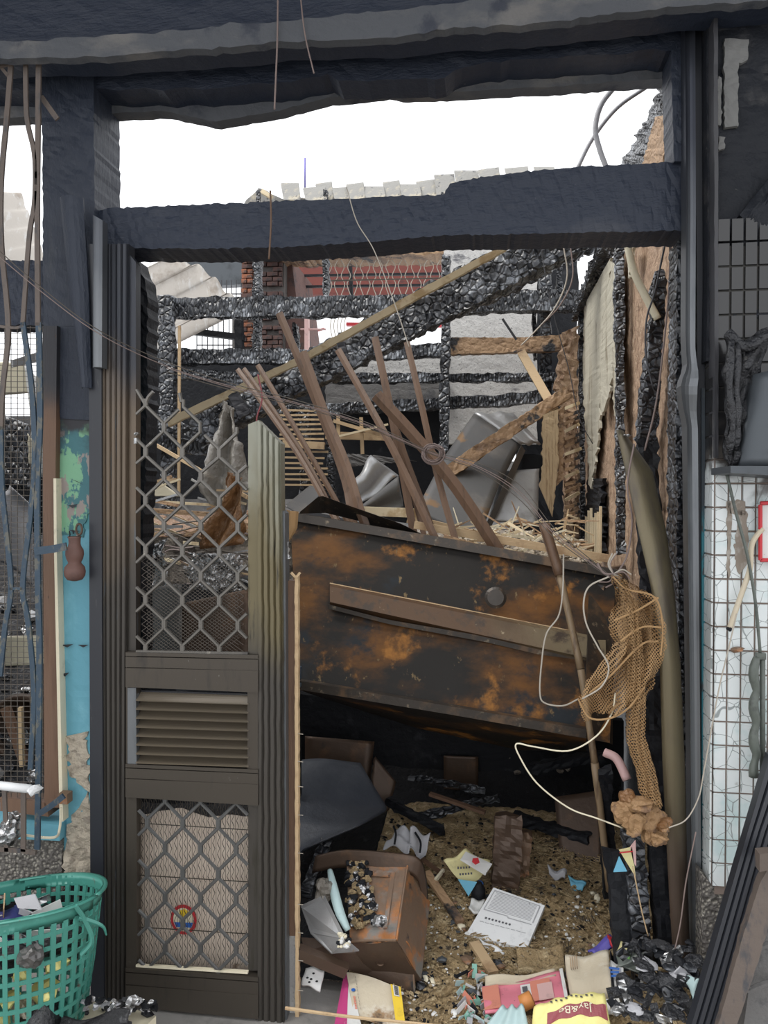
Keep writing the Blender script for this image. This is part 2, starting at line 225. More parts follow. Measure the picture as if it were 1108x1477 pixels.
    def sheet(s, fn, nu, nv, th=None):
        """fn(u,v)->point ; th vector gives real thickness"""
        o = len(s.v)
        pts = [[V(fn(i/nu, j/nv)) for j in range(nv+1)] for i in range(nu+1)]
        for row in pts: s.v += row
        W = nv+1
        for i in range(nu):
            for j in range(nv): s.f.append((o+i*W+j, o+(i+1)*W+j, o+(i+1)*W+j+1, o+i*W+j+1))
        if th is not None:
            o2 = len(s.v); th = V(th)
            for row in pts: s.v += [p+th for p in row]
            for i in range(nu):
                for j in range(nv): s.f.append((o2+i*W+j+1, o2+(i+1)*W+j+1, o2+(i+1)*W+j, o2+i*W+j))
            for i in range(nu):
                s.f.append((o+i*W, o2+i*W, o2+(i+1)*W, o+(i+1)*W)); s.f.append((o+(i+1)*W+nv, o2+(i+1)*W+nv, o2+i*W+nv, o+i*W+nv))
            for j in range(nv):
                s.f.append((o+j+1, o2+j+1, o2+j, o+j)); s.f.append((o+nu*W+j, o2+nu*W+j, o2+nu*W+j+1, o+nu*W+j+1))
        return s
    def poly(s, pts, th):
        pts = [V(p) for p in pts]; n = len(pts); th = V(th)
        return s.add(pts+[p+th for p in pts], [tuple(range(n)), tuple(range(n, 2*n))[::-1]]+[(i, i+n, (i+1) % n+n, (i+1) % n) for i in range(n)])
    def lathe(s, c, prof, n=20, axis=None):
        c = V(c); o = len(s.v)
        for r, z in prof:
            for i in range(n): a = i*2*math.pi/n; s.v.append(c+V((r*math.cos(a), r*math.sin(a), z)))
        for i in range(len(prof)-1):
            for j in range(n): s.f.append((o+i*n+j, o+i*n+(j+1) % n, o+(i+1)*n+(j+1) % n, o+(i+1)*n+j))
        s.f.append(tuple(range(o, o+n))[::-1]); s.f.append(tuple(range(o+(len(prof)-1)*n, o+len(prof)*n))); return s
    def chunk(s, c, r, flat=1., seed=None, sub=1):
        rg = random.Random(seed) if seed is not None else random
        bm = bmesh.new(); bmesh.ops.create_icosphere(bm, subdivisions=sub, radius=1)
        M = Matrix.Rotation(rg.uniform(0, 6.3), 3, 'Z') @ Matrix.Rotation(rg.uniform(-.5, .5), 3, 'X'); off = V((rg.uniform(0, 99), rg.uniform(0, 99), 0))
        st = V((rg.uniform(.6, 1.3), rg.uniform(.6, 1.3), rg.uniform(.6, 1.1)*flat))
        vs = [V(c)+M @ V((v.co.x*st.x, v.co.y*st.y, v.co.z*st.z))*r*(1+.5*noise.noise(v.co*1.7+off)) for v in bm.verts]
        fs = [tuple(v.index for v in f.verts) for f in bm.faces]; bm.free(); return s.add(vs, fs)
def edge_at(E, t):
    """point at share t of a polyline of (px,py[,Y]) by chord length"""
    E = [tuple(e)+(None,)*(3-len(e)) for e in E]; L = [0]
    for a, b in zip(E, E[1:]): L.append(L[-1]+math.hypot(a[0]-b[0], a[1]-b[1]))
    q = t*L[-1]
    for i in range(len(E)-1):
        if q <= L[i+1]+1e-9:
            u = (q-L[i])/max(L[i+1]-L[i], 1e-9); a, b = E[i], E[i+1]
            return (a[0]+(b[0]-a[0])*u, a[1]+(b[1]-a[1])*u, None if a[2] is None else a[2]+(b[2]-a[2])*u)
    return E[-1]
def strip(A, B, Y=0., th=.02, n=40, m=6, amp=0., cell=28, jag=0., thv=None, curve=None, g=None, jf=.13):
    """board between two edge lines measured in pixels at depth Y: ragged rims by jag (px), relief by amp (m)"""
    g = g or G.cur
    def fn(u, v):
        a = edge_at(A, u); b = edge_at(B, u)
        if jag:
            a = (a[0]+jag*noise.noise(V((a[0]*jf, a[1]*jf, 1.3)))*1.6, a[1]+jag*noise.noise(V((a[0]*jf, a[1]*jf, 7)))*1.6, a[2])
            b = (b[0]+jag*noise.noise(V((b[0]*jf, b[1]*jf, 3.3)))*1.6, b[1]+jag*noise.noise(V((b[0]*jf, b[1]*jf, 9)))*1.6, b[2])
        x, y = a[0]+(b[0]-a[0])*v, a[1]+(b[1]-a[1])*v
        yy = Y if a[2] is None else a[2]+(b[2]-a[2])*v
        p = P(x, y, yy)
        if curve: p = p+curve(u, v)
        if amp: p.y += amp*(1-cells(p, cell)) - amp*noise.noise(p*7)
        return p
    return g.sheet(fn, n, m, thv or V((0, th, 0)))
def mk(name, g, m, smooth=False, uv=None):
    me = bpy.data.meshes.new(name); me.from_pydata([tuple(v) for v in g.v], [], g.f); me.update()
    bm = bmesh.new(); bm.from_mesh(me); bmesh.ops.recalc_face_normals(bm, faces=bm.faces); bm.to_mesh(me); bm.free()
    me.materials.append(MATS[m])
    if smooth: me.polygons.foreach_set('use_smooth', [True]*len(me.polygons))
    o = bpy.data.objects.new(name, me); COL.objects.link(o); return o
ADJS = dict(char_dark='black', char_v='silver-black', char_h='charred', gunmetal='slate-grey', debris_straw='straw-coloured', paper_white='white', tin_rust='rust-brown', cream='cream', melt='glossy black', foil='silvery', paper_grey='grey', ash='ash-grey', mint='green', salmon='red', violet='violet', aqua='pale aqua', sheet_light='pale metal', wood_light='light wood')
def ADJ(m): return ADJS.get(m, 'scorched')
def base_of(o):
    vs = [v.co for v in o.data.vertices]; zs = min(v.z for v in vs)
    return V(((min(v.x for v in vs)+max(v.x for v in vs))/2, (min(v.y for v in vs)+max(v.y for v in vs))/2, zs))
def tag(o, label, cat, group=None, kind=None):
    if label: o['label'] = label
    if cat: o['category'] = cat
    if group: o['group'] = group
    if kind: o['kind'] = kind
    return o
def one(name, label, cat, g, m, group=None, kind=None, smooth=False):
    o = mk(name, g, m, smooth); b = base_of(o); o.data.transform(Matrix.Translation(-b)); o.location = b
    return tag(o, label, cat, group, kind)
def root(name, label, cat, loc, group=None, kind=None):
    o = bpy.data.objects.new(name, None); COL.objects.link(o); o.location = loc; o.empty_display_size = .05
    return tag(o, label, cat, group, kind)
def wloc(o):
    p = V(o.location)
    while o.parent: o = o.parent; p = p+V(o.location)
    return p
def part(name, parent, g, m, label=None, kind=None, smooth=False):
    o = mk(name, g, m, smooth)
    w = wloc(parent); b = base_of(o); o.data.transform(Matrix.Translation(-b)); o.location = b-w; o.parent = parent
    if label: o['label'] = label
    if kind: o['kind'] = kind
    return o
def flat_text(txt, M, size, m, name, parent, label=None):
    cu = bpy.data.curves.new('lettering', 'FONT'); cu.body = txt; cu.size = size; cu.extrude = .0006; cu.align_x = 'CENTER'
    t = bpy.data.objects.new('t', cu); COL.objects.link(t); bpy.context.view_layer.update()
    me = bpy.data.meshes.new_from_object(t); bpy.data.objects.remove(t)
    g = G(); g.add([M @ v.co for v in me.vertices], [tuple(p.vertices) for p in me.polygons]); return part(name, parent, g, m, label)
# ================================================================ THE SETTING
def st(name, g, m, label=None, smooth=False): return one(name, label, None, g, m, kind='structure', smooth=smooth)
g = G(); g.box((0, -1.2, -.06), (9, 3.4, .12)); st('floor', g, 'floor_concrete')
g = G(); g.box((0, -5.9, -.12), (30, 6, .12)); st('street', g, 'floor_concrete')
# yard floor inside the burnt house: black, with rising rubble further in
def mound(x, y):
    h = .02+.10*max(0, min(1, (y-.1)/.9))
    k = max(0, min(1, (y-1.25)/.5)); top = 1.13+.10*noise.noise(V((x*1.7, y*1.7, 0)))+(.06 if x < -.5 else 0)
    return h+(top-h)*k*k*(3-2*k)+.05*noise.noise(V((x*6, y*6, 5)))*(.3+k)
g = G(); g.sheet(lambda u, v: V((-3.4+4.02*u, .1+5.4*v, mound(-3.4+4.02*u, .1+5.4*v))), 110, 110); ob = st('floor_rubble', g, 'rubble', smooth=True)
g = G(); g.sheet(lambda u, v: V((-2.0+2.63*u, .1+1.32*v, mound(-2.0+2.63*u, .1+1.32*v)+.006)), 30, 20); st('floor_inside', g, 'black_floor', smooth=True)
# head beams over the shopfront
g = G(); strip([(-60, -40), (1200, -90)], [(-60, 92), (0, 82), (110, 80), (310, 68), (400, 57), (560, 50), (680, 38), (760, 36), (960, 12), (1200, -5)], -.16, .1, 60, 8, .004, 12, 2); st('trim_1', g, 'soot_haze_beam', 'sooty header board above the shopfront')
g = G(); strip([(-60, 60), (0, 60), (300, 42), (330, 33), (400, 32), (640, 6), (700, -4), (960, -24), (1200, -40)], [(-60, 90), (0, 84), (110, 82), (310, 70), (345, 66), (390, 62), (560, 54), (680, 38), (760, 36), (960, 10), (1200, -8)], -.19, .03, 90, 4, .002, 20, 3); st('trim_2', g, 'soffit', 'scorched grey ledge strip of the header')
g = G(); strip([(-60, 50), (1200, -30)], [(-60, 130), (0, 128), (150, 128), (280, 128), (400, 119), (475, 108), (490, 116), (640, 112), (665, 96), (720, 88), (950, 72), (1200, 60)], 0.0, .1, 90, 8, .004, 14, 3); st('lintel_upper', g, 'soot_haze_beam', 'blackened upper beam')
g = G(); strip([(-60, 118), (150, 122), (400, 112), (700, 78), (965, 60)], [(-60, 172), (60, 168), (150, 163), (235, 160), (310, 175), (345, 169), (400, 159), (445, 148), (470, 141), (500, 138), (560, 131), (575, 134), (640, 133), (800, 124), (960, 113)], .10, .05, 110, 5, .003, 18, 1); st('soffit_board', g, 'soffit', 'broken grey board under the upper beam')
# lintel over the door
g = G(); strip([(128, 305), (160, 300), (350, 292), (420, 289), (640, 280), (650, 262), (690, 256), (765, 246), (830, 240), (1000, 232)], [(128, 358), (192, 358), (300, 358), (420, 356), (520, 349), (640, 339), (760, 337), (1000, 332)], .02, .13, 170, 8, .004, 26, 1.6, jf=.22); st('lintel', g, 'soot_haze_beam', 'thick charred lintel beam over the doorway')
# left pier, split in its sooty head and painted foot
g = G(); strip([(60, 60), (62, 470)], [(134, 60), (136, 300), (142, 470)], -.01, .16, 60, 8, .003, 14, 1); st('pillar_left', g, 'soot_haze_post')
g = G(); strip([(84, 470), (84, 590), (84, 700), (87, 900), (88, 1260)], [(136, 470), (136, 590), (138, 1260)], -.005, .16, 90, 6, .0015, 14, 0); pl = st('wall_left', g, 'paint', 'pier with peeling turquoise and green paint')
MATS['soot_haze_post']
g = G(); strip([(84, 470), (84, 560), (86, 604)], [(137, 470), (137, 560), (130, 604)], -.012, .02, 40, 6, .002, 14, 3, g=g); part('soot_crust', pl, g, 'soot_haze_post')
mat('old_paint', (.06, .17, .19), .7, layers=[('noise', 14, (1, 1, .7), 6, .5, .53, (.2, .42, .26)), ('noise', 11, (1.3, 1, .6), 7, .55, .57, (.3, .26, .24)), ('z', 12, None, .4, 1.84, 1.93, (.035, .035, .04))], bump=[('noise', 30, None, .4, .004)], coord='World')
g = G(); strip([(84, 592), (84, 690), (85, 770)], [(136, 592), (137, 700), (118, 775)], -.008, .01, 40, 6, .001, 14, 3, g=g); part('old_paint_layer', pl, g, 'old_paint', 'older green paint layer laid bare, blotched grey')
g = G(); strip([(96, 1060), (99, 1110), (108, 1130)], [(122, 1058), (127, 1085), (128, 1140)], -.013, .012, 20, 6, .004, 20, 6, g=g); part('bare_plaster', pl, g, 'plaster_rough', 'pale patch where the paint has fallen off')
g = G(); strip([(108, 1175), (92, 1200), (90, 1270)], [(124, 1150), (132, 1180), (133, 1270)], -.02, .02, 26, 8, .012, 20, 5, g=g); part('bare_plaster', pl, g, 'plaster_rough', 'crumbling cream plaster at the foot')
g = G()
for a in [(100, 690, 122, 700), (98, 729, 112, 727), (88, 930, 106, 929), (112, 930, 128, 930), (88, 972, 100, 970), (98, 764, 116, 766)]:
    g.add([P(a[0], a[1], -.014), P(a[2], a[3], -.014), P((a[0]+a[2])/2, a[1]+4, -.014)], [(0, 1, 2)])
part('crack', pl, g, 'frame_black')
g = G(); strip([(-40, 1205), (88, 1212)], [(-40, 1300), (90, 1290)], -.02, .2, 30, 6, .004, 40, 0); st('wall_foot_left', g, 'pebble_dash', 'pebble-dashed foot wall under the window')
g = G(); strip([(-40, 1182), (86, 1190)], [(-40, 1207), (86, 1213)], -.04, .2, 10, 3); st('trim_3', g, 'paint')
# left window frame: brown upright with a cream bead
g = G(); strip([(62, 470), (62, 700), (64, 1165)], [(82, 470), (80, 700), (86, 1165)], -.03, .06, 50, 4); wf = st('window_1', g, 'wood_brown', 'brown wooden window upright scorched black at the top')
g = G(); strip([(77, 690), (78, 800), (86, 1185)], [(81, 690), (82, 800), (91, 1185)], -.035, .03, 30, 1); part('bead', wf, g, 'cream', 'thin cream bead')
g = G(); strip([(0, 1150), (66, 1158)], [(0, 1170), (70, 1178)], -.03, .06, 10, 3); part('sill', wf, g, 'wood_brown')
# charred beam across the left window
g = G(); strip([(-40, 374), (66, 376)], [(-40, 468), (66, 468)], .05, .1, 50, 12, .006, 26, 2); st('lintel_left', g, 'soot_haze_beam')
# ragged charred jamb inside the doorway, left
g = G(); g.rough(P(150, 120, .10), P(152, 305, .10), .035, .06, .008, 30); st('jamb_upper_left', g, 'char_dark')
g = G(); strip([(183, 366), (186, 600), (186, 1000)], [(196, 375), (210, 410), (214, 560), (208, 700), (204, 800), (203, 1000)], .14, .08, 90, 5, .008, 26, 2.4, jf=.2); st('jamb_left', g, 'char_dark')
# right post of the doorway: wood upright, buckled metal cover, black frame, teal edge
g = G(); strip([(968, 60), (972, 232)], [(1000, 55), (1000, 232)], .0, .1, 40, 6, .004, 20, 1); st('jamb_upper_right', g, 'soot_haze_post')
g = G(); strip([(978, 345), (976, 600), (980, 900), (984, 1200), (984, 1480)], [(992, 345), (990, 600), (992, 900), (996, 1200), (996, 1480)], .06, .09, 200, 4, .012, 34, 1.6, jf=.25); st('jamb_right', g, 'char_v', 'charred upright with alligatored silver-black surface')
g = G()
A = [(988, 30), (990, 300), (989, 480), (991, 530), (983, 545), (979, 560), (984, 585), (991, 610), (993, 800), (996, 1050), (1000, 1440)]
B = [(1003, 30), (1004, 300), (1003, 500), (1006, 540), (1003, 560), (1004, 590), (1007, 620), (1008, 800), (1010, 1050), (1013, 1440)]
strip(A, B, -.04, .05, 120, 4, curve=lambda u, v: V((0, -.02*math.exp(-((u-.375)/.02)**2)+.006*math.sin(v*3.14), 0)), g=g); st('trim_4', g, 'alu_grey', 'grey metal jamb cover buckled at mid height', smooth=False)
g = G(); strip([(1002, -20), (1006, 500), (1006, 1480)], [(1026, -20), (1022, 500), (1017, 1480)], -.02, .1, 30, 3); st('trim_5', g, 'frame_black', 'black door frame at the right')
g = G(); strip([(1012, 560), (1013, 1430)], [(1017, 560), (1019, 1430)], -.028, .05, 20, 1); st('trim_6', g, 'teal', 'thin teal painted edge strip')
# tiled pier on the right: front face X from 1032 px, return face 1016-1032
TY = -.10
g = G(); g.hexa([P(1031, 355, TY), P(1031, 1290, TY), P(1230, 1290, TY), P(1230, 355, TY)], [P(1031, 355, TY)+V((0, .22, 0)), P(1031, 1290, TY)+V((0, .22, 0)), P(1230, 1290, TY)+V((0, .22, 0)), P(1230, 355, TY)+V((0, .22, 0))])
wr = st('wall_right', g, 'grout', 'pier faced with small white rectangular tiles with grey squiggles')
s = S(TY)
xg = P(1031, 700, TY).x; tp = P(1031, 360, TY).z; tw = .0333; thh = .0615
base_me = None
def tile_mesh():
    g = G(); a, b, d, e = tw/2-.0018, thh/2-.0018, .004, .0012
    g.hexa([V((-a+e, -d, -b+e)), V((a-e, -d, -b+e)), V((a-e, -d, b-e)), V((-a+e, -d, b-e))], [V((-a, 0, -b)), V((a, 0, -b)), V((a, 0, b)), V((-a, 0, b))]); return g
tz0 = P(1060, 1280, TY).z
ti = 0
for r in range(28):
    for c in range(7):
        if 1:
            x = xg+tw*(c+.5); z = tz0+thh*(r+.5)
            
            if ti == 0:
                o = mk('tile', tile_mesh(), 'tile_white'); t0 = o
            else: o = t0.copy(); COL.objects.link(o)
            wl = wloc(wr); o.location = V((x, TY-rnd(0, .0008), z))-wl; o.parent = wr; o.rotation_euler = (rnd(-.01, .01), 0, rnd(-.01, .01)); ti += 1
# return face tiles (turned towards the door)
pr = P(1016, 900, -.02); ang = math.atan2((TY+.02), xg-pr.x)
ln = math.hypot(xg-pr.x, TY+.02)
g = G(); a = P(1016, 640, -.02); q = [V((pr.x, -.02, tz0)), V((xg, TY, tz0)), V((xg, TY, 2.1)), V((pr.x, -.02, 2.1))]
g.hexa(q, [p+V((.02, .1, 0)) for p in q]); part('return_face', wr, g, 'grout')
for r in range(0, 24):
    o = t0.copy(); COL.objects.link(o); wl = wloc(wr)
    o.location = V(((xg+pr.x)/2, (TY-.02)/2-.001, tz0+thh*(r+.5)))-wl; o.parent = wr; o.rotation_euler = (0, 0, ang); o.scale = (ln/tw*.96, 1, 1)
# patches on the tiles and wall above
g = G(); strip([(1049, 722), (1049, 830)], [(1056, 722), (1053, 835)], TY-.006, .003, 20, 2, 0, 1, 2, g=g); strip([(1050, 722), (1074, 722)], [(1050, 740), (1074, 742)], TY-.006, .003, 20, 2, 0, 1, 2, g=g)
strip([(1064, 735), (1060, 800), (1066, 828)], [(1076, 738), (1080, 790), (1078, 815)], TY-.006, .003, 24, 4, 0, 1, 3, g=g); part('glue_patch', wr, g, 'glue_patch', 'brown adhesive patch left on the tiles')
g = G(); strip([(1020, -40), (1022, 400), (1020, 520)], [(1240, -60), (1240, 400), (1240, 520)], -.07, .18, 60, 14, .006, 10, 0); wu = st('wall_right_upper', g, 'soot_dark', 'blackened wall above the tiles')
g = G(); strip([(1046, 55), (1045, 100), (1046, 182)], [(1081, 56), (1079, 86), (1066, 90), (1065, 182)], -.085, .012, 40, 6, .003, 30, 1.5, g=g); part('bare_plaster', wu, g, 'plaster_grey', 'tall pale grey plaster patch')
g = G(); strip([(1037, 196), (1038, 218)], [(1048, 198), (1047, 214)], -.085, .01, 10, 4, .003, 30, 2, g=g); strip([(1036, 110), (1034, 180)], [(1042, 112), (1041, 180)], -.083, .01, 20, 4, .003, 30, 2, g=g); part('bare_plaster', wu, g, 'plaster_grey')
g = G(); strip([(1030, 10), (1032, 660)], [(1036, 10), (1037, 660)], -.11, .05, 40, 2, .002, 20, .6, g=g); part('edge_strip', wu, g, 'wire_black')
# foot of the right pier
g = G(); strip([(1014, 1262), (1032, 1282), (1240, 1282)], [(1014, 1500), (1034, 1500), (1240, 1500)], TY+.0, .16, 20, 10, .004, 40, 0); st('wall_foot_right', g, 'pebble_dash', 'pebble-dashed wall foot below the white tiles')
# outer walls beyond the frame and the porch roof, which keep the light out as they do there
g = G(); g.box((-3.2, .1, 1.6), (3.0, .14, 3.6)); st('wall_front_left', g, 'soot_haze_post')
g = G(); g.box((0, -.45, 3.2), (7, 1.1, .1)); st('ceiling', g, 'soot_haze_beam', 'porch roof')
g = G(); g.box((-.4, .05, 3.0), (6.5, .14, .36)); st('wall_front_top', g, 'soot_haze_beam')
g = G(); g.box((2.6, .1, 1.6), (2.8, .14, 3.6)); st('wall_front_right', g, 'soot_haze_post')
# ---------------------------------------------------------------- side wall of pulp board, right (plane X = .60)
XW = .60
def XP(px, py, dx=0): return PX(px, py, XW+dx)
def xstrip(A, B, dx=0, th=.03, n=60, m=8, amp=0, cell=28, jag=0, g=None):
    g = g or G.cur
    def fn(u, v):
        a = edge_at(A, u); b = edge_at(B, u); j = lambda q, k: jag*1.6*noise.noise(V((q[0]*.13, q[1]*.13, k)))
        x = a[0]+j(a, 1)+(b[0]+j(b, 3)-a[0]-j(a, 1))*v; y = a[1]+j(a, 5)+(b[1]+j(b, 8)-a[1]-j(a, 5))*v
        p = XP(x, y, dx)
        if amp: p.x += amp*(1-cells(p, cell)) - amp*noise.noise(p*7)
        return p
    return g.sheet(fn, n, m, V((th, 0, 0)))
g = G(); xstrip([(833, 452), (832, 600), (836, 760), (842, 830)], [(990, 235), (990, 500), (990, 800), (990, 1180)], .03, .05, 120, 40, .006, 22, 0, g=g)
ws = st('wall_side', g, 'pulp', 'side wall of brown pulp board stripped bare', smooth=True)
g = G(); xstrip([(955, 112), (925, 180), (905, 215), (893, 240)], [(975, 112), (972, 180), (975, 215), (975, 245)], .02, .05, 60, 10, .012, 24, 3, g=g); part('charred_board', ws, g, 'char_v')
g = G(); xstrip([(944, 168), (926, 240)], [(958, 165), (956, 240)], .012, .03, 20, 6, .004, 24, 2, g=g); part('bare_board', ws, g, 'wood_scorch')
g = G(); g.sheet(lambda u, v: V((XW+.04, .25+4.2*u, 2.9-1.6*u-.9*v)) , 4, 2, V((.05, 0, 0)))
# rake of charred rafter along the top of the side wall
g = G(); g.rough(XP(900, 300), XP(836, 455), .09, .10, .014, 24, .025, ref=V((1, 0, 0))); part('rafter', ws, g, 'char_v')
g = G(); g.rough(XP(893, 345, -.02), XP(896, 800, -.02), .045, .05, .006, 34, .02); part('stud', ws, g, 'char_v')
g = G(); g.rough(XP(952, 395, -.02), XP(932, 640, -.02), .045, .05, .007, 30, .02, taper=1.7); part('stud', ws, g, 'char_v')
g = G(); g.rough(XP(934, 630, -.02), XP(945, 1220, -.02), .085, .05, .009, 26, .02, taper=.9); part('stud', ws, g, 'char_dark')
g = G(); g.rough(XP(972, 420, -.02), XP(968, 800, -.02), .02, .05, .006, 30, .02, taper=1.2); part('stud', ws, g, 'char_v')
g = G(); g.rough(XP(838, 455, -.01), XP(841, 800, -.01), .035, .05, .005, 30, .025); part('stud', ws, g, 'char_v')
for i, (A, B) in enumerate([([(842, 440), (840, 560), (848, 660), (850, 700)], [(880, 372), (878, 470), (868, 560), (862, 640), (852, 705)]),
             ([(872, 420), (866, 520), (866, 590)], [(892, 350), (892, 500), (880, 560), (868, 600)]), ([(882, 500), (884, 580), (892, 645)], [(893, 500), (894, 580), (895, 640)]),
             ([(902, 345), (906, 400)], [(912, 345), (908, 402)]), ([(966, 590), (968, 700)], [(978, 580), (978, 720)])]):
    g = G(); xstrip(A, B, -.006-.006*i, .012, 60, 4, .002, 20, 2.2, g=g); part('peeling_sheet', ws, g, 'peel')
g = G(); xstrip([(846, 690), (842, 760), (842, 800)], [(866, 690), (868, 760), (866, 805)], -.005, .02, 30, 6, .012, 26, 3, g=g); part('lath_hole', ws, g, 'char_dark')
for i in range(7):
    g = G(); x = 846+i*3.4; g.bar(XP(x, 735+rnd(-8, 12), -.02), XP(x+rnd(-1, 1), 812, -.02), .012, .012); part('lath', ws, g, 'wood_pale')
g = G(); g.box((XW+.10, 2.8, .55), (.08, 5.4, 1.1)); part('foot_wall', ws, g, 'char_dark')
# ---------------------------------------------------------------- charred back frame (plane Y about 2.6)
YB = 2.6
wb = root('wall_back', 'charred timber skeleton of the rear wall', None, P(520, 780, YB)*1, kind='structure'); wb.location.z = .8
def beam(a, b, hpx, Y=YB, t=.09, m='char_h', name='beam', amp=.008, taper=1., cell=30, par=wb):
    g = G(); g.rough(P(*a, Y), P(*b, Y), hpx*S(Y), t, amp, cell, .03, 4, taper=taper, wob=.012); return part(name, par, g, m)
beam((213, 446), (408, 444), 32); beam((408, 444), (640, 440), 32); beam((640, 438), (838, 434), 32)
beam((215, 516), (420, 515), 24); beam((420, 516), (640, 505), 20)
beam((640, 545), (800, 545), 14); beam((480, 546), (640, 545), 16); beam((250, 540), (440, 548), 16, m='char_h'); beam((470, 592), (640, 583), 18); beam((640, 583), (800, 572), 18)
beam((400, 590), (480, 594), 16)
g = G(); strip([(650, 486), (740, 487), (834, 481)], [(650, 511), (740, 508), (834, 504)], YB-.05, .06, 60, 6, .004, 18, .8); part('plank', wb, g, 'wood_scorch', 'scorched brown plank nailed between the posts')
for a, b, w_, y in [((240, 430), (246, 740), 25, YB-.06), ((371, 372), (371, 505), 13, YB), ((470, 372), (470, 430), 9, YB), ((643, 372), (640, 760), 15, YB-.06), ((441, 585), (440, 730), 16, YB-.05), ((787, 372), (787, 590), 17, YB+.05), ((477, 600), (479, 730), 12, YB),
                    ((770, 430), (772, 520), 8, YB+.1), ((428, 470), (428, 520), 9, YB+.1), ((806, 360), (806, 440), 10, YB+.08)]:
    beam(a, b, w_, y, .08, 'char_x' if w_ > 14 else 'char_v', 'post', .008, cell=32)
beam((215, 640), (330, 650), 24, YB-.1); beam((330, 545), (415, 600), 22, YB-.1); beam((212, 600), (320, 640), 18, YB-.2)
# concrete rear wall and neighbours behind
g = G(); strip([(640, 330), (640, 640)], [(775, 330), (775, 640)], 3.15, .1, 40, 20, .003, 12, 1); st('wall_rear', g, 'concrete', 'grey concrete wall behind the charred frame')
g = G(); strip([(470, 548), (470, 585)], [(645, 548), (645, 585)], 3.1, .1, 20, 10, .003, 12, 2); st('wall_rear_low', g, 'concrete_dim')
g = G(); strip([(480, 500), (480, 546)], [(640, 500), (640, 546)], 3.12, .1, 20, 10, .003, 12, 2); st('wall_rear_band', g, 'concrete')
# brick pier of the next house, bricks one by one
YN = 4.2
g = G(); strip([(349, 366), (349, 580)], [(410, 366), (410, 580)], YN, .25, 6, 3); bw = st('wall_neighbour', g, 'mortar', 'brick wall of the house behind')
s = S(YN)
def brick_run(parent, x0, x1, y0, y1, Y, bw_, bh, m, dirv=None):
    r = 0; y = y0
    while y < y1:
        x = x0-(bw_/2 if r % 2 else 0)
        while x < x1:
            a, b = max(x, x0), min(x+bw_-1.2, x1)
            if b-a > 2.5 and random.random() > .08:
                p = P((a+b)/2, y+bh/2, Y); g = G(); g.box(p+V((0, -.008+rnd(-.006, .006), 0)), ((b-a)*S(Y), .05, (bh-1.2)*S(Y)*.96)); part('brick', parent, g, m if random.random() > .25 else 'brick_sooty')
            x += bw_
        y += bh; r += 1
brick_run(bw, 350, 366, 368, 500, YN, 17, 7, 'brick_red')
brick_run(bw, 378, 408, 372, 500, YN, 17, 7, 'brick_sooty')
g = G(); strip([(349, 362), (640, 358)], [(349, 371), (640, 366)], YN-.15, .3, 90, 3, .01, 12, 2); part('coping', bw, g, 'wood_scorch', 'orange-brown burnt rim on top of the wall')
g = G(); strip([(410, 372), (410, 425)], [(640, 366), (640, 425)], YN+1.2, .1, 12, 10); st('wall_far_red', g, 'red_wall', 'dark red wall seen through the barred opening')
g = G(); strip([(408, 372), (430, 560)], [(420, 372), (445, 560)], YN+.1, .8, 8, 3); part('reveal', bw, g, 'brick_sooty')
g = G()
for yy, h in ((377, 4), (395, 3), (411, 3)): g.bar(P(412, yy+3, YN+.6), P(640, yy, YN+.6), h*S(YN+.6), .03)
g.bar(P(505, 366, YN+.5), P(507, 428, YN+.5), 5*S(YN), .04); o = part('roof_bar', bw, g, 'char_dark')
# twisted wire window guard
wg = root('window_guard', 'wavy wire window guard in the brick opening behind the frame', 'window guard', P(560, 430, YN-.1))
for i in range(18):
    x = 476+i*9.2; am = 2.2*(1 if i % 2 else -1); g = G(); g.tube([P(x+am, 375, YN-.1), P(x-am, 385, YN-.1), P(x+am, 398, YN-.1), P(x-am*1.3, 410, YN-.1), P(x+am, 426, YN-.1)], .0035, 4); part('wire', wg, g, 'wire_light')
g = G(); g.tube([P(472, 405, YN-.1), P(640, 401, YN-.1)], .006, 5); part('rail', wg, g, 'wire')
wg = root('window_guard', 'small curled wire guard in the lower gap under the long beam', 'window guard', P(487, 495, YN-.1))
for i in range(5):
    x = 478+i*5; g = G(); g.tube([P(x+1.5, 455, YN-.1), P(x-1.5, 470, YN-.1), P(x+1.5, 488, YN-.1)], .004, 4); part('wire', wg, g, 'wire_light')
# barred bright window left
g = G(); strip([(285, 405), (285, 445)], [(350, 405), (350, 445)], YN+.5, .02, 2, 2)
for (x0, x1, y0, y1, lab) in ((284, 348, 404, 432, 'short upper run of thin vertical window bars'), (284, 338, 450, 506, 'thin vertical window bars against the sky beside the brick pier')):
    wg = root('window_bars', lab, 'window bars', P((x0+x1)/2, y1, YN+.4))
    k = int((x1-x0)/7)
    for i in range(k+1):
        x = x0+i*(x1-x0)/k; g = G(); g.tube([P(x, y0, YN+.4), P(x, y1, YN+.4)], .005, 5); part('bar', wg, g, 'wire_black')
    g = G(); g.tube([P(x0, y1-8, YN+.4), P(x1, y1-8, YN+.4)], .006, 5); part('rail', wg, g, 'wire_black')
g = G(); strip([(264, 366), (350, 366)], [(276, 414), (350, 410)], YN+.6, .1, 10, 4); part('eaves', bw, g, 'gunmetal')
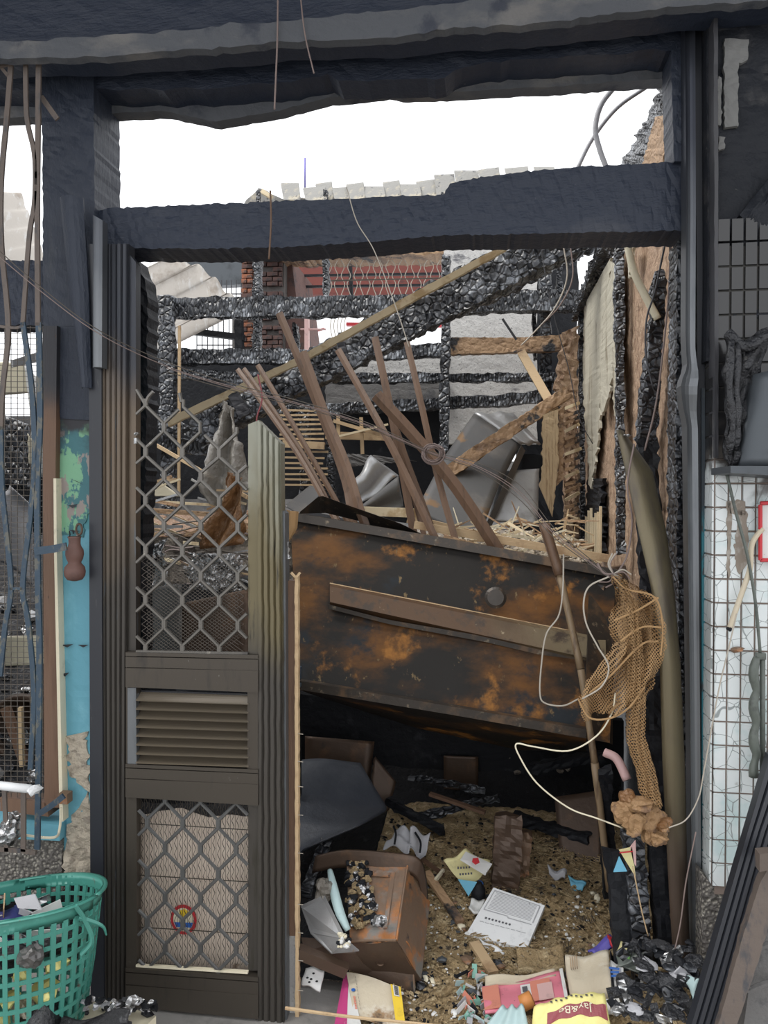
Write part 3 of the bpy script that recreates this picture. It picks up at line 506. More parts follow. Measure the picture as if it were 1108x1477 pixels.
# cream sash bars in the gap with red rail beyond
g = G(); g.bar(P(443, 452, YN), P(443, 510, YN), 6*S(YN), .05); g.bar(P(434, 475, YN), P(470, 475, YN), 2*S(YN), .03); part('sash', bw, g, 'pale_pink')
g = G(); g.bar(P(446, 480, YN+1), P(468, 474, YN+1), 3*S(YN), .03); g.bar(P(500, 468, YN+1), P(640, 470, YN+1), 5*S(YN), .05); part('red_rail', bw, g, 'red')
g = G(); strip([(408, 452), (408, 505)], [(440, 452), (440, 505)], YN+.05, .1, 8, 4); part('boards', bw, g, 'brick_sooty')
g = G(); strip([(335, 455), (335, 502)], [(352, 455), (352, 502)], YN+.1, .05, 8, 4); part('board', bw, g, 'concrete_dim')
g = G(); strip([(206, 520), (206, 720)], [(480, 520), (480, 720)], 3.3, .1, 8, 4); part('dark_void_sheet', wb, g, 'char_dark')  # these black sheets stand in for the dark void between the beams
g = G(); strip([(480, 590), (480, 740)], [(700, 590), (700, 770)], 3.25, .1, 8, 4); part('dark_void_sheet', wb, g, 'char_dark')
g = G(); strip([(770, 350), (745, 600), (740, 770)], [(835, 340), (835, 600), (838, 800)], 3.4, .1, 20, 6, .01, 14, 3); part('dark_void_sheet', wb, g, 'char_dark')
# ---------------------------------------------------------------- roofs
rf = root('roof', 'broken edge of a grey tiled roof above the lintel', 'roof', P(560, 300, 3.4))
def tile_px(x0, x1, y0, y1, tilt, k):
    g = G(); Y = 3.4+k; q = [P(x0, y0+tilt, Y), P(x1, y0, Y), P(x1+3, y1, Y-.12), P(x0+4, y1, Y-.12)]
    g.hexa(q, [p+V((0, .02, .02)) for p in q]); part('tile', rf, g, 'roof_tile')
for t in [(405, 430, 266, 288, 0), (437, 468, 271, 289, 2), (455, 478, 264, 288, 3), (479, 500, 272, 289, 1), (499, 524, 265, 288, 3), (524, 553, 271, 286, 0), (552, 576, 262, 286, 3), (576, 605, 268, 284, 0), (600, 632, 260, 284, 4), (626, 655, 253, 282, 1), (655, 690, 248, 275, 0), (690, 720, 243, 270, 4), (728, 762, 242, 262, 3), (770, 800, 243, 260, 0)]:
    tile_px(*t, rnd(-.05, .05))
g = G(); strip([(352, 292), (372, 271), (385, 275), (405, 286), (600, 281), (650, 262), (765, 246)], [(352, 310), (370, 310), (385, 310), (405, 310), (600, 305), (650, 300), (765, 290)], 3.45, .1, 90, 3, .01, 12, 1.5); part('roof_edge', rf, g, 'roof_tile')
g = G(); g.bar(P(378, 276, 3.35), P(392, 285, 3.35), .03, .04); part('split_board', rf, g, 'wood_pale')
for x, h in ((373, 22), (470, 22), (639, 18)): g = G(); g.rough(P(x, 312, 3.3), P(x, 312-h-14, 3.3), 7*S(3.3), .04, .005, 30); part('charred_post_end', rf, g, 'char_v')
def corr(name, label, A, B, Y0, Y1, rows, m, cat='roof sheet', par=None, px_amp=.03, n=60):
    g = G()
    def fn(u, v):
        a = edge_at(A, u); b = edge_at(B, u); x, y = a[0]+(b[0]-a[0])*v, a[1]+(b[1]-a[1])*v
        p = P(x, y, Y0+(Y1-Y0)*v); p.z += px_amp*math.sin(u*rows*2*math.pi); return p
    g.sheet(fn, n, 8, V((0, .004, -.006))); return one(name, label, cat, g, m, smooth=True)
corr('corrugated_sheet', 'pale corrugated roof sheet sloping down behind the charred post, left of the brick pier', [(252, 366), (300, 392), (352, 446)], [(120, 430), (175, 462), (235, 505)], 3.7, 3.9, 4, 'corrugated', px_amp=.022)
corr('corrugated_sheet', 'dirty corrugated roof sheet against the sky beyond the far left window', [(-30, 275), (-30, 400)], [(30, 278), (66, 376)], 3.8, 4.2, 4, 'corrugated', px_amp=.02)
g = G(); strip([(222, 455), (214, 492)], [(262, 448), (300, 448)], 3.55, .02, 20, 6, .004, 10, 1); one('corrugated_sheet', 'pale torn roof sheet lying below the long charred beam at the left', 'roof sheet', g, 'corrugated')
g = G(); g.rough(P(345, 430, 3.95), P(345, 430, 3.95)-V((0, 0, 2.4)), .07, .07, .005, 30, .05, 2); st('pillar_rear', g, 'char_dark')
g = G(); g.bar(P(120, 440, 3.95)+V((0, 0, -.12)), P(352, 470, 3.95)+V((0, 0, -.1)), .05, .06); st('beam_rear', g, 'char_dark')
# interior left boundary wall
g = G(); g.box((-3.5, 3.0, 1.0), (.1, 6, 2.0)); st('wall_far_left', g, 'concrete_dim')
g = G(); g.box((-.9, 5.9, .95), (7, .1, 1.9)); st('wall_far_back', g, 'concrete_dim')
# ================================================================ THE DOOR (folding security door, Y about -.03)
DY = -.05
door = root('door_1', 'bronze aluminium security screen door with wavy grille and louvre', 'door', P(290, 1468, DY))
fr = root('door_frame', 'ribbed bronze aluminium frame post beside the turquoise pier', 'door frame', P(160, 1480, DY))
def fl(A, B, Y=DY, th=.03, n=30, ribs=0, m='bronze', name='stile', par=None, label=None, depth=.003, jag=0, cv=None):
    g = G(); strip(A, B, Y, th, n, max(2, ribs*4), 0, 1, jag, curve=(lambda u, v: V((0, -depth if (v*ribs) % 1 < .72 else depth, 0))+(cv(u, v) if cv else V((0, 0, 0)))) if ribs else cv, g=g)
    return part(name, par or door, g, m, label)
fl([(128, 352), (129, 900), (131, 1485)], [(146, 352), (147, 900), (150, 1485)], -.06, .05, m='frame_black', par=fr, name='side_channel')
fl([(146, 352), (147, 900), (150, 1485)], [(186, 352), (184, 900), (182, 1485)], -.05, .04, 40, 5, 'bronze_frame', par=fr, name='ribbed_face')
fl([(186, 366), (184, 900), (182, 1485)], [(196, 378), (196, 700), (196, 1485)], -.045, .03, 40, 0, 'bronze_frame', par=fr, name='inner_lip')
g = G(); strip([(134, 310), (134, 530)], [(148, 318), (147, 530)], -.09, .03, 20, 4, g=g, curve=lambda u, v: V((0, -.008*math.sin(v*3.1), 0))); part('upper_channel', fr, g, 'alu_grey', 'loose grey upper channel')
g = G(); strip([(86, 285), (100, 420), (118, 560)], [(120, 285), (128, 420), (132, 560)], -.07, .006, 20, 6, g=g, curve=lambda u, v: V((0, -.02*math.sin(v*3.1), 0))); part('curled_cover', fr, g, 'soot_haze_post')
fl([(182, 940), (182, 1470)], [(197, 940), (197, 1470)], -.062, .03, 20, 0, 'bronze_door', name='hinge_stile')
fl([(358, 612), (358, 950), (358, 1400)], [(374, 606), (374, 950), (372, 1400)], -.055, .03, 30, 0, 'stile_olive', name='lock_stile_lip')
fl([(372, 606), (373, 900), (372, 1485)], [(405, 640), (408, 900), (410, 1485)], -.062, .045, 60, 4, 'stile_olive', name='lock_stile', label='ribbed lock stile burnt off at the top', jag=.8)
fl([(406, 735), (409, 900), (411, 1485)], [(411, 740), (412, 900), (414, 1485)], -.05, .045, 30, 0, 'alu_grey', name='stile_edge')
for k, (y0, y1, s0, s1) in enumerate([(941, 991, 4, 8), (1102, 1150, 8, 12), (1396, 1452, 14, 18)]):
    g = G()
    for a, b in ((0, .1), (.13, .42), (.45, 1.0)):
        strip([(181, y0+(y1-y0)*a), (372, y0+(y1-y0)*a+s0)], [(181, y0+(y1-y0)*b), (372, y0+(y1-y0)*b+s0+(s1-s0)*b)], -.07 if b < 1 else -.072, .03, 4, 2, g=g)
    part('rail', door, g, 'bronze_door')
fl([(184, 992), (184, 1104)], [(196, 992), (197, 1105)], -.066, .02, 6, 0, 'alu_grey', name='side_panel'); fl([(357, 998), (357, 1112)], [(372, 998), (372, 1113)], -.066, .02, 6, 0, 'bronze_door', name='side_panel')
fl([(197, 996), (358, 1002)], [(197, 1100), (358, 1108)], -.035, .008, 4, 0, 'frame_black', name='vent_back')
for i in range(8):
    y = 997+i*12.9; g = G()
    def fn(u, v, y=y): 
        p = P(196+162*u, y+5.5*u+14*v, -.034-.040*v+.004*math.sin(v*3.14)); return p
    g.sheet(fn, 6, 4, V((0, .004, .0015))); part('louvre_slat', door, g, 'louvre', smooth=False)
# wavy grille rods
def rod(x0, x1, ys, phase, clipx=(197, 358), m='grille', Y=-.06, r=.0052, drop=0):
    pts = []; last = None
    for k, (ya, yb) in enumerate(zip(ys, ys[1:])):
        pass
    g = G(); seq = []
    for k, y in enumerate(ys):
        x = x0 if (k+phase) % 2 == 0 else x1
        dx = 1.5 if x == x0 else -1.5
        seq += [(x+dx, y-6), (x+dx, y+6)]
    seq = [(max(clipx[0], min(clipx[1], x)), y) for x, y in seq]
    seq = [q for i, q in enumerate(seq) if i == 0 or abs(q[0]-seq[i-1][0])+abs(q[1]-seq[i-1][1]) > .5]
    # drop runs lying on the clip edge
    runs = []; cur = []
    for i in range(len(seq)-1):
        a, b = seq[i], seq[i+1]
        if a[0] == b[0] and a[0] in clipx: 
            if len(cur) > 1: runs.append(cur)
            cur = []; continue
        if not cur: cur = [a]
        cur.append(b)
    if len(cur) > 1: runs.append(cur)
    for rn in runs: g.tube([P(x, y+(x-277)*.02, Y) for x, y in rn], r, 6, k=len(rn)*4)
    return g
def clip_rod(xa, xb, ys, phase, top, m, Y=-.06):
    """rod zigzagging between xa and xb; clipped to the panel 197..358"""
    seq = []
    for k, y in enumerate(ys):
        x = xa+1.3 if (k+phase) % 2 == 0 else xb-1.3
        seq += [(x, y-6.5), (x, y+6.5)]
    out = []; runs = []
    def inside(x): return 196.5 <= x <= 359
    for a, b in zip(seq, seq[1:]):
        for i in range(6):
            u = i/6; q = (a[0]+(b[0]-a[0])*u, a[1]+(b[1]-a[1])*u)
            if inside(q[0]) and q[1] > top: out.append(q)
            elif out: runs.append(out); out = []
    if out: runs.append(out)
    g = G()
    for rn in runs:
        if len(rn) > 2: g.tube([P(x, y+(x-277)*.02, Y) for x, y in rn], .0052, 6, smooth=False)
    return g if g.v else None
gu = part('grille_upper', door, G().bar(P(197, 939, -.06), P(358, 942, -.06), .006, .01), 'grille')
EV = [581, 617, 653, 687, 723, 759, 795, 831, 866, 901, 937]
tops = [560, 566, 590, 588, 617, 612, 640]
for i in range(7):
    xa = 183.5+26.6*i; ph = 0 if i % 2 else 1
    g = clip_rod(xa, xa+26.6, [545]+EV if False else EV if True else 0, (1 if i % 2 == 0 else 0), [575, 575, 588, 576, 625, 614, 640][i], 'grille')
    if g: part('grille_rod', gu, g, 'grille')
g = G(); g.tube([P(197, 562, -.06), P(209, 582, -.06)], .0056, 6); g.tube([P(210, 583, -.06), P(214, 573, -.06), P(221, 565, -.06)], .0056, 6); g.tube([P(259, 567, -.06), P(262, 580, -.06)], .0056, 6); part('grille_rod', gu, g, 'grille')
glw = part('grille_lower', door, G().bar(P(197, 1392, -.06), P(358, 1402, -.06), .006, .01), 'cream', 'lower grille over perforated mesh')
for i in range(7):
    xa = 187+25.6*i; g = clip_rod(xa, xa+25.6, [1152+36*k-.0*k for k in range(8)], (0 if i % 2 == 0 else 1), 1150, 'grille_low')
    if g: part('grille_rod', glw, g, 'grille_low')
# fine mesh behind the lower grille: zigzag wires
g = G()
for i in range(24):
    x = 198+i*6.9
    pts = [P(x+(1.7 if k % 2 else -1.7), 1152+k*8, -.045) for k in range(31)]
    g.sweep(pts, [(-.0007, -.0007), (.0007, -.0007), (.0007, .0007), (-.0007, .0007)])
    g.bar(P(x+3.4, 1152, -.044), P(x+3.4, 1396, -.044), .0009, .0009)
for yy in (1187, 1262, 1337): g.bar(P(197, yy, -.043), P(358, yy+10, -.043), .002, .002)
part('fine_mesh', door, g, 'bronze', kind='stuff')
g = G()
for i in range(46):  # expanded mesh behind the upper grille
    a = 197+i*7-160
    for sgn in (1, -1):
        x0 = a if sgn > 0 else a+160; y0 = 800; x1 = x0+sgn*195; y1 = 940
        pts = []
        for k in range(15):
            u = k/14; x = x0+(x1-x0)*u; y = y0+(y1-y0)*u
            if 198 < x < 357 and y > 742+60*math.exp(-((x-310)/60)**2)+0*x: pts.append(P(x, y, -.045))
        if len(pts) > 1: g.bar(pts[0], pts[-1], .0011, .0011)
part('expanded_mesh', door, g, 'wire', kind='stuff')
g = G(); strip([(198, 1178), (258, 1166), (300, 1180), (330, 1176), (358, 1180)], [(198, 1392), (358, 1400)], .0, .006, 20, 10, .002, 9, 1, g=g)
cb = one('cardboard_sheet', 'stained cardboard sheet with a round printed emblem propped behind the lower grille of the door', 'cardboard', g, 'cardboard')
for r, m, e in ((23, 'red', .001), (18, 'cream', .002)):
    g = G(); c = P(265, 1326, -.004-e); ri = r*S(0)
    g.add([c+V((ri*math.cos(a*.2618)*.9, -e, ri*math.sin(a*.2618))) for a in range(24)], [tuple(range(24))]); part('printed_emblem', cb, g, m)
g = G(); c = P(266, 1318, -.009); g.chunk(c, .024, 1, 3); g.v = [V((v.x, c.y+(v.y-c.y)*.05, v.z)) for v in g.v]; part('printed_emblem', cb, g, 'yellow')
g = G(); g.add([P(251, 1330, -.009), P(279, 1331, -.009), P(276, 1338, -.009), P(254, 1337, -.009)], [(0, 1, 2, 3)]); part('printed_emblem', cb, g, 'blue')
g = G(); strip([(186, 1452), (372, 1468)], [(186, 1500), (372, 1500)], -.04, .02, 30, 2, g=g, curve=lambda u, v: V((0, .004*math.sin(u*110), 0))); part('kick_panel', door, g, 'bronze')
g = G(); g.bar(P(196, 632, -.06), P(196, 640, -.06), .008, .01); g.chunk(P(197, 626, -.07), .008, 1, 5); part('latch', door, g, 'foil', 'bright latch bead')
# wooden post with tacks beside the door leaf
wpst = root('wooden_jamb_strip', 'thin brown wooden strip with tacks and a bright raw edge beside the screen door', 'wood strip', P(420, 1480, -.02))
g = G(); strip([(413, 838), (414, 1350)], [(425, 838), (427, 1350)], -.02, .03, 30, 2, g=g, jag=.6); part('strip_board', wpst, g, 'wood_brown')
g = G(); strip([(413, 1350), (414, 1485)], [(426, 1350), (427, 1485)], -.02, .03, 10, 2, g=g); part('lower_board', wpst, g, 'concrete')
g = G(); strip([(425, 832), (426, 1485)], [(430, 830), (431, 1485)], -.035, .02, 90, 2, .0, 1, .7, g=g); part('raw_edge', wpst, g, 'wood_light')
g = G(); g.tube([P(420, 826, -.04), P(427, 832, -.04), P(433, 826, -.04)], .004, 5); part('tip', wpst, g, 'wood_light')
for y in (1058, 1098, 1134, 1175, 1230, 1304, 1345, 1385, 1428):
    g = G(); g.tube([P(428, y, -.03), P(437, y+1, -.05)], .0012, 4); part('tack', wpst, g, 'wire_light')
# ================================================================ FALLEN STEEL TANK
tank = root('steel_tank', 'large rusted steel cabinet fallen on its side across the doorway', 'cabinet', P(650, 1060, .6))
TA = [(418, 742, .82), (640, 780, .82), (888, 826, .80)]; TB = [(432, 992, .5), (640, 1027, .5), (880, 1072, .48)]
g = G(); strip(TA, TB, th=.01, n=50, m=24, g=g, amp=.003, cell=3); part('front_panel', tank, g, 'rust')
g = G(); strip([(416, 738, .80), (640, 776, .80), (892, 822, .78)], [(417, 750, .79), (640, 789, .79), (892, 834, .77)], th=.03, n=40, m=2, g=g); part('top_flange', tank, g, 'rust_edge')
g = G(); strip([(432, 982, .47), (640, 1017, .47), (846, 1052, .46)], [(434, 995, .47), (640, 1029, .47), (846, 1065, .46)], th=.03, n=40, m=2, g=g); part('bottom_flange', tank, g, 'rust_edge')
def tfn(u, v):
    a = edge_at([(430, 994, .5), (640, 1028, .5), (846, 1066, .49)], u); b = edge_at([(445, 1000, .95), (600, 1050, .95), (750, 1082, .95), (846, 1084, .95)], u)
    return P(a[0]+(b[0]-a[0])*v, a[1]+(b[1]-a[1])*v, a[2]+(b[2]-a[2])*v)
g = G(); g.sheet(tfn, 30, 8, V((0, 0, .01))); part('underside', tank, g, 'rust')
g = G(); strip([(846, 1060, .47), (846, 1000, .5), (850, 830, .8)], [(884, 1074, .52), (884, 1000, .56), (900, 826, .84)], th=.02, n=20, m=4, g=g); part('end_panel', tank, g, 'rust_edge')
g = G(); strip([(430, 1000, .95), (850, 1084, .95)], [(440, 860, 1.25), (890, 930, 1.25)], th=.01, n=20, m=6, g=g); part('back_panel', tank, g, 'char_dark')
def hfn(u, v):
    x = 476+398*u; yt = 840+(x-476)*.196; h = 34+10*u; y = yt+h*v
    Y = .5+.32*(1-(y-(742+(x-418)*.18))/250); bulge = .035*min(1, min(v, 1-v)*6)
    return P(x, y, Y-bulge-.004)
g = G(); g.sheet(hfn, 40, 12); o = part('channel_strip', tank, g, 'rust_handle', 'long raised rusty channel strip')
g = G(); x0 = 476; g.tube([hfn(u/20, .04)+V((0, -.002, 0)) for u in range(21)], .0025, 5); part('channel_edge', o, g, 'wood_light')
g = G(); strip([(474, 872), (560, 894), (700, 918), (870, 958)], [(474, 878), (560, 900), (700, 926), (870, 966)], .63, .01, 30, 2, g=g); part('channel_lip', o, g, 'rust_edge')
g = G(); strip([(433, 738, .78), (462, 714, .85), (500, 728, .85), (580, 756, .85), (660, 797, .82)], [(432, 741, .78), (470, 740, .95), (520, 752, .95), (600, 780, .95), (652, 797, .85)], th=.006, n=30, m=4, g=g)
part('bent_lid', tank, g, 'rust_edge', 'bent top lid prised open')
g = G(); strip([(430, 742, .80), (655, 797, .82)], [(440, 735, 1.2), (655, 785, 1.2)], th=.006, n=20, m=4, g=g); part('lid_inside', tank, g, 'char_dark')
g = G(); c = P(715, 862, .64); g.lathe((0, 0, 0), [(.0, -.004), (.035, -.004), (.04, 0), (.03, .006), (0, .008)], 20); Rm = Matrix.Rotation(math.radians(75), 3, 'X'); g.v = [c+Rm @ v for v in g.v]; part('round_dent', tank, g, 'rust_edge')
g = G(); g.box(P(432, 970, .45), (.012, .02, .04)); g.box(P(430, 988, .45), (.02, .02, .012)); part('hinge', tank, g, 'blue_steel')
# ================================================================ STICKS STANDING IN THE TANK
STK = [([(403, 452), (440, 540), (480, 640), (500, 700), (508, 745)], 13, 1.0, 1.25, 'longest leaning brown stick at the left of the fan, split near its top'),
       ([(437, 508), (470, 600), (500, 672), (524, 750)], 15, .95, 1.15, 'broad brown stick crossing the longest one, foot against the bent lid'),
       ([(372, 527), (410, 590), (450, 660), (492, 735)], 9, 1.1, 1.35, 'thin brown stick third from the left of the fan'),
       ([(343, 533), (385, 590), (430, 655), (470, 725)], 9, 1.05, 1.4, 'leftmost thin brown stick behind the top of the door stile'),
       ([(352, 532), (392, 588), (437, 655), (474, 725)], 8, 1.1, 1.42, 'thin brown stick pressed alongside the leftmost one'),
       ([(488, 505), (530, 580), (573, 660), (632, 785)], 12, .95, 1.2, 'brown stick crossing under the wire knot towards the tank rim'),
       ([(541, 487), (557, 560), (575, 650), (598, 775)], 13, 1.1, 1.3, 'upright brown stick with a pale sawn end, tallest in the middle'),
       ([(543, 492), (562, 580), (590, 690), (610, 765)], 9, 1.12, 1.35, 'thin stick twinned with the tallest middle one'),
       ([(587, 494), (607, 580), (632, 690), (668, 815)], 11, .93, 1.15, 'brown stick with a flat pale top standing right of the middle pair'),
       ([(543, 570), (600, 632), (660, 705), (735, 820)], 20, .9, .95, 'widest brown angle stick slanting down to the right over the others'),
       ([(572, 622), (588, 670), (618, 750), (632, 790)], 12, 1.05, 1.1, 'short brown stick behind the wide slanting one'),
       ([(630, 660), (665, 720), (700, 770), (722, 815)], 8, .98, 1.0, 'thin brown stick under the wide slanting one')]
for i, (pts, wpx, y0, y1, lab) in enumerate(STK):
    y0 = .9 if y0 < 1 else y0
    n = len(pts); q = [P(a, b, y1+(y0-y1)*k/(n-1)) for k, (a, b) in enumerate(pts)]
    e = q[-1]+(q[-1]-q[-2]).normalized()*.16; e.y = max(e.y, .97); q.append(e)
    w_ = wpx*S(1.0)*.9; a = w_*.5; b = w_*.55; t = .005
    ph = rnd(-.5, .5); c_, s_ = math.cos(ph), math.sin(ph)
    prof = [(-a, -t), (-a*.1, -b*.55), (a, -t), (a, t), (a*.05, -b*.55+2*t), (-a, t)]
    g = G(); g.sweep(cat_rom(q, 14), [(x*c_-y*s_*.3, y) for x, y in prof]); one('wooden_stick', lab, 'stick', g, 'wood_stick', 'brown angle sticks standing in a fan in the tank')
# bamboo pole in front of the tank
bp = root('bamboo_pole', 'split bamboo pole leaning from the tank rim down to the debris at the right', 'pole', P(880, 1285, .35))
q = [P(786, 757, .55), P(808, 830, .48), P(838, 965, .38), P(858, 1100, .35), P(880, 1285, .38)]
for k, (a, b) in enumerate(zip(q, q[1:])):
    g = G(); r = [.018, .013, .012, .013][k]; g.tube([a, a.lerp(b, .5), b], r, 8, k=6, scale=lambda t: 1-.12*math.sin(t*3.14)); part('segment', bp, g, 'wood_stick' if k == 0 else 'bamboo', smooth=True)
g = G(); g.bar(P(780, 755, .56), P(828, 905, .46), .018, .012); part('splinter', bp, g, 'wood_stick')
# timbers around the tank rim
def board(lab, a, b, wpx, Y0, Y1, m='wood_light', t=.02, cat='timber', name='board', rough=False, group=None, amp=.006):
    g = G()
    if rough: g.rough(P(*a, Y0), P(*b, Y1), wpx*S((Y0+Y1)/2), t, amp, 26, .02)
    else:
        p0, p1 = P(*a, Y0), P(*b, Y1); n = 6; sc = S((Y0+Y1)/2)*wpx/2; path = [p0.lerp(p1, i/n)+V((0, 0, .004*noise.noise(V((a[0], i, 0))))) for i in range(n+1)]
        g.sweep(path, [(-sc, -t/2), (sc, -t/2), (sc, t/2), (-sc, t/2)])
    return one(name, lab, cat, g, m, group)
board('long pale lath lying across the tank rim towards the net', (598, 757), (880, 806), 11, 1.0, .92, 'wood_light', .02)
board('second light brown lath lying just below the long pale one', (640, 775), (860, 838), 9, .92, .86, 'wood_scorch', .02)
board('brown scorched lath reaching the twine knot at the right of the tank', (700, 800), (872, 850), 9, .95, .78, 'wood_scorch', .03)
board('thick pale sawn board lying behind the fan of sticks', (522, 737), (600, 740), 13, 1.25, 1.2, 'wood_pale', .06)
board('brown board lying behind the feet of the middle sticks', (590, 748), (700, 775), 12, 1.3, 1.2, 'wood_light', .04)
board('dark plank edge under the net knot, right end of the tank rim', (800, 845), (905, 828), 26, .9, .86, 'tin_brown', .04)
# big diagonal rafter
raf = root('fallen_rafter', 'huge alligator-charred rafter slanting across the room with a bright split upper edge', 'beam', P(300, 620, 1.9))
g = G(); g.rough(P(880, 310, 1.75), P(285, 622, 2.0), .235, .16, .014, 15, .02, 7, taper=.85); part('charred_body', raf, g, 'char_x')
g = G(); strip([(728, 352, 1.62), (600, 420, 1.68), (430, 515, 1.78), (240, 604, 1.9)], [(731, 360, 1.64), (604, 430, 1.7), (433, 524, 1.8), (243, 615, 1.92)], th=.03, n=70, m=2, jag=.7, g=g); part('bright_edge', raf, g, 'wood_pale', 'bright unburnt board along the upper edge')
g = G(); g.rough(P(492, 495, 1.7), P(498, 520, 1.7), .05, .03, .003, 20, .01); part('brown_block', raf, g, 'wood_brown')
g = G(); g.rough(P(336, 568, 1.8), P(355, 600, 1.8), .07, .03, .003, 20, .01); part('brown_block', raf, g, 'wood_brown')
g = G(); g.rough(P(835, 355, 2.3), P(700, 425, 2.3), .14, .1, .016, 17, .02, 5); one('fallen_rafter', 'shorter charred rafter under the top right end of the huge one', 'beam', g, 'char_x')
# light braces at the right
board('half burnt brown brace leaning up to the right behind the wire bundle', (636, 688), (818, 566), 20, 1.9, 2.2, 'wood_scorch', .05, rough=True)
board('narrow brown board slanting down from under the scorched plank', (752, 508), (800, 592), 12, 2.4, 2.2, 'wood_light', .02)
board('thin red stick poking up behind the scorched plank', (725, 460), (745, 490), 3, 2.45, 2.45, 'wood_brown', .01)
g = G()
pn = root('plywood_post', 'torn light plywood strip standing at the corner of the side wall', 'board', P(795, 740, 2.1))
g = G(); strip([(783, 598), (782, 680), (778, 700)], [(805, 590), (806, 670), (797, 745)], 2.1, .03, 40, 5, .003, 20, 2, g=g); part('face', pn, g, 'plywood')
g = G(); strip([(806, 590), (804, 700)], [(814, 585), (812, 690)], 2.12, .05, 40, 3, .006, 20, 2, g=g); part('side', pn, g, 'wood_scorch')
g = G(); strip([(812, 480), (800, 560), (812, 600), (815, 760)], [(834, 470), (834, 600), (838, 790)], 2.38, .05, 60, 6, .02, 22, 3, g=g); one('torn_pulp_board', 'ragged brown pulp board hanging in the far corner beside the plywood strip', 'board', g, 'pulp')
for i in range(16):
    g = G(); y = 585+i*11; g.bar(P(816, y+4, 2.35), P(834+rnd(0, 4), y-4+rnd(-3, 3), 2.2), .018, .012)
    one('splinter', 'pale splinter of lath sticking out of the far corner wall', 'splinter', g, 'wood_scorch' if i % 3 else 'wood_pale', 'splinters in the far corner wall')
# lath panels at the back
for (x0, x1, y0, y1, n, lab) in ((408, 468, 592, 640, 8, 'upper panel of thin horizontal pale laths behind the leftmost sticks'), (408, 470, 652, 700, 7, 'lower panel of thin horizontal pale laths behind the leftmost sticks')):
    lp = root('lath_panel', lab, 'lath panel', P((x0+x1)/2, y1, 2.45))
    for i in range(n):
        g = G(); y = y0+(y1-y0)*i/(n-1); g.bar(P(x0+rnd(-6, 2), y+rnd(-1, 1), 2.45), P(x1+rnd(-6, 4), y+rnd(-1, 1), 2.45), .012, .012); part('lath', lp, g, 'wood_light')
    if y0 < 600: g = G(); g.bar(P(x0, 640, 2.44), P(x1, 643, 2.44), .045, .02); part('batten', lp, g, 'wood_light')
board('light brown batten crossing the black rear opening', (470, 628), (555, 630), 11, 2.4, 2.4, 'wood_light', .02)
board('thin pale batten slanting over the black rear opening', (481, 607), (552, 628), 5, 2.35, 2.35, 'wood_light', .015)
board('thin pale batten crossing the slanting one in the rear opening', (486, 630), (560, 612), 3, 2.33, 2.33, 'wood_pale', .012)
board('upright pale lath at the right of the rear opening', (521, 602), (523, 655), 5, 2.36, 2.36, 'wood_light', .012)
board('upright pale lath at the left of the rear opening', (488, 600), (488, 632), 5, 2.36, 2.36, 'wood_light', .012)
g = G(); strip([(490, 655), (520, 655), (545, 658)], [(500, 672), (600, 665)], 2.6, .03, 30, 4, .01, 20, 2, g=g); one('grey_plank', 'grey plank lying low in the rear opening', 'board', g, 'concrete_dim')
# metal sheets
def sheet(lab, A, B, m, Y=0, cv=None, th=.004, n=16, k=8, jag=0, name='metal_sheet', cat='sheet', group=None, smooth=True):
    g = G(); strip(A, B, Y, th, n, k, 0, 1, jag, curve=cv, g=g); return one(name, lab, cat, g, m, group, smooth=smooth)
sheet('pale grey creased metal sheet standing behind the fan of sticks', [(535, 656, 1.9), (508, 700, 1.7)], [(575, 686, 1.95), (512, 735, 1.6)], 'sheet_light', cv=lambda u, v: V((0, -.04*math.sin(v*6), .01*math.sin(u*9))))
sheet('folded dark metal flap in front of the pale creased sheet', [(575, 686, 1.8), (520, 730, 1.5)], [(582, 735, 1.7), (530, 742, 1.5)], 'sheet_dark', cv=lambda u, v: V((0, -.02*math.sin(v*6), 0)))
duct = root('metal_duct', 'tall grey rectangular metal duct lying against the brace', 'duct', P(690, 770, 1.8))
g = G(); strip([(684, 596, 2.35), (640, 660, 2.0), (598, 740, 1.6)], [(752, 640, 2.3), (720, 700, 1.95), (690, 780, 1.6)], th=.01, n=20, m=8, g=g); part('front_face', duct, g, 'sheet_dark', smooth=True)
g = G(); strip([(684, 596, 2.36), (740, 594, 2.5)], [(752, 642, 2.28), (781, 640, 2.5)], th=.01, n=10, m=8, g=g, curve=lambda u, v: V((0, 0, .008*math.sin(u*12)))); part('top_face', duct, g, 'sheet_light', smooth=True)
g = G(); strip([(752, 642, 2.28), (690, 782, 1.58)], [(758, 650, 2.32), (697, 786, 1.62)], th=.05, n=10, m=2, g=g); part('side_face', duct, g, 'sheet_dark')
sheet('soot-stained pale metal panel leaning at the foot of the plywood strip', [(722, 680, 2.2), (704, 752, 1.9)], [(778, 676, 2.3), (776, 756, 1.95)], 'sheet_light', jag=.6)
sheet('black sheet standing for the dark cavity beside the duct', [(752, 655, 2.45), (748, 690, 2.45)], [(785, 655, 2.45), (785, 690, 2.45)], 'char_dark', name='charred_board', cat='board')  # flat black sheet put in for the darkness of the cavity
sheet('tall strip of dark metal roofing standing beside the fan', [(447, 700, 1.9), (410, 730, 1.6)], [(470, 705, 1.9), (436, 745, 1.6)], 'sheet_dark')
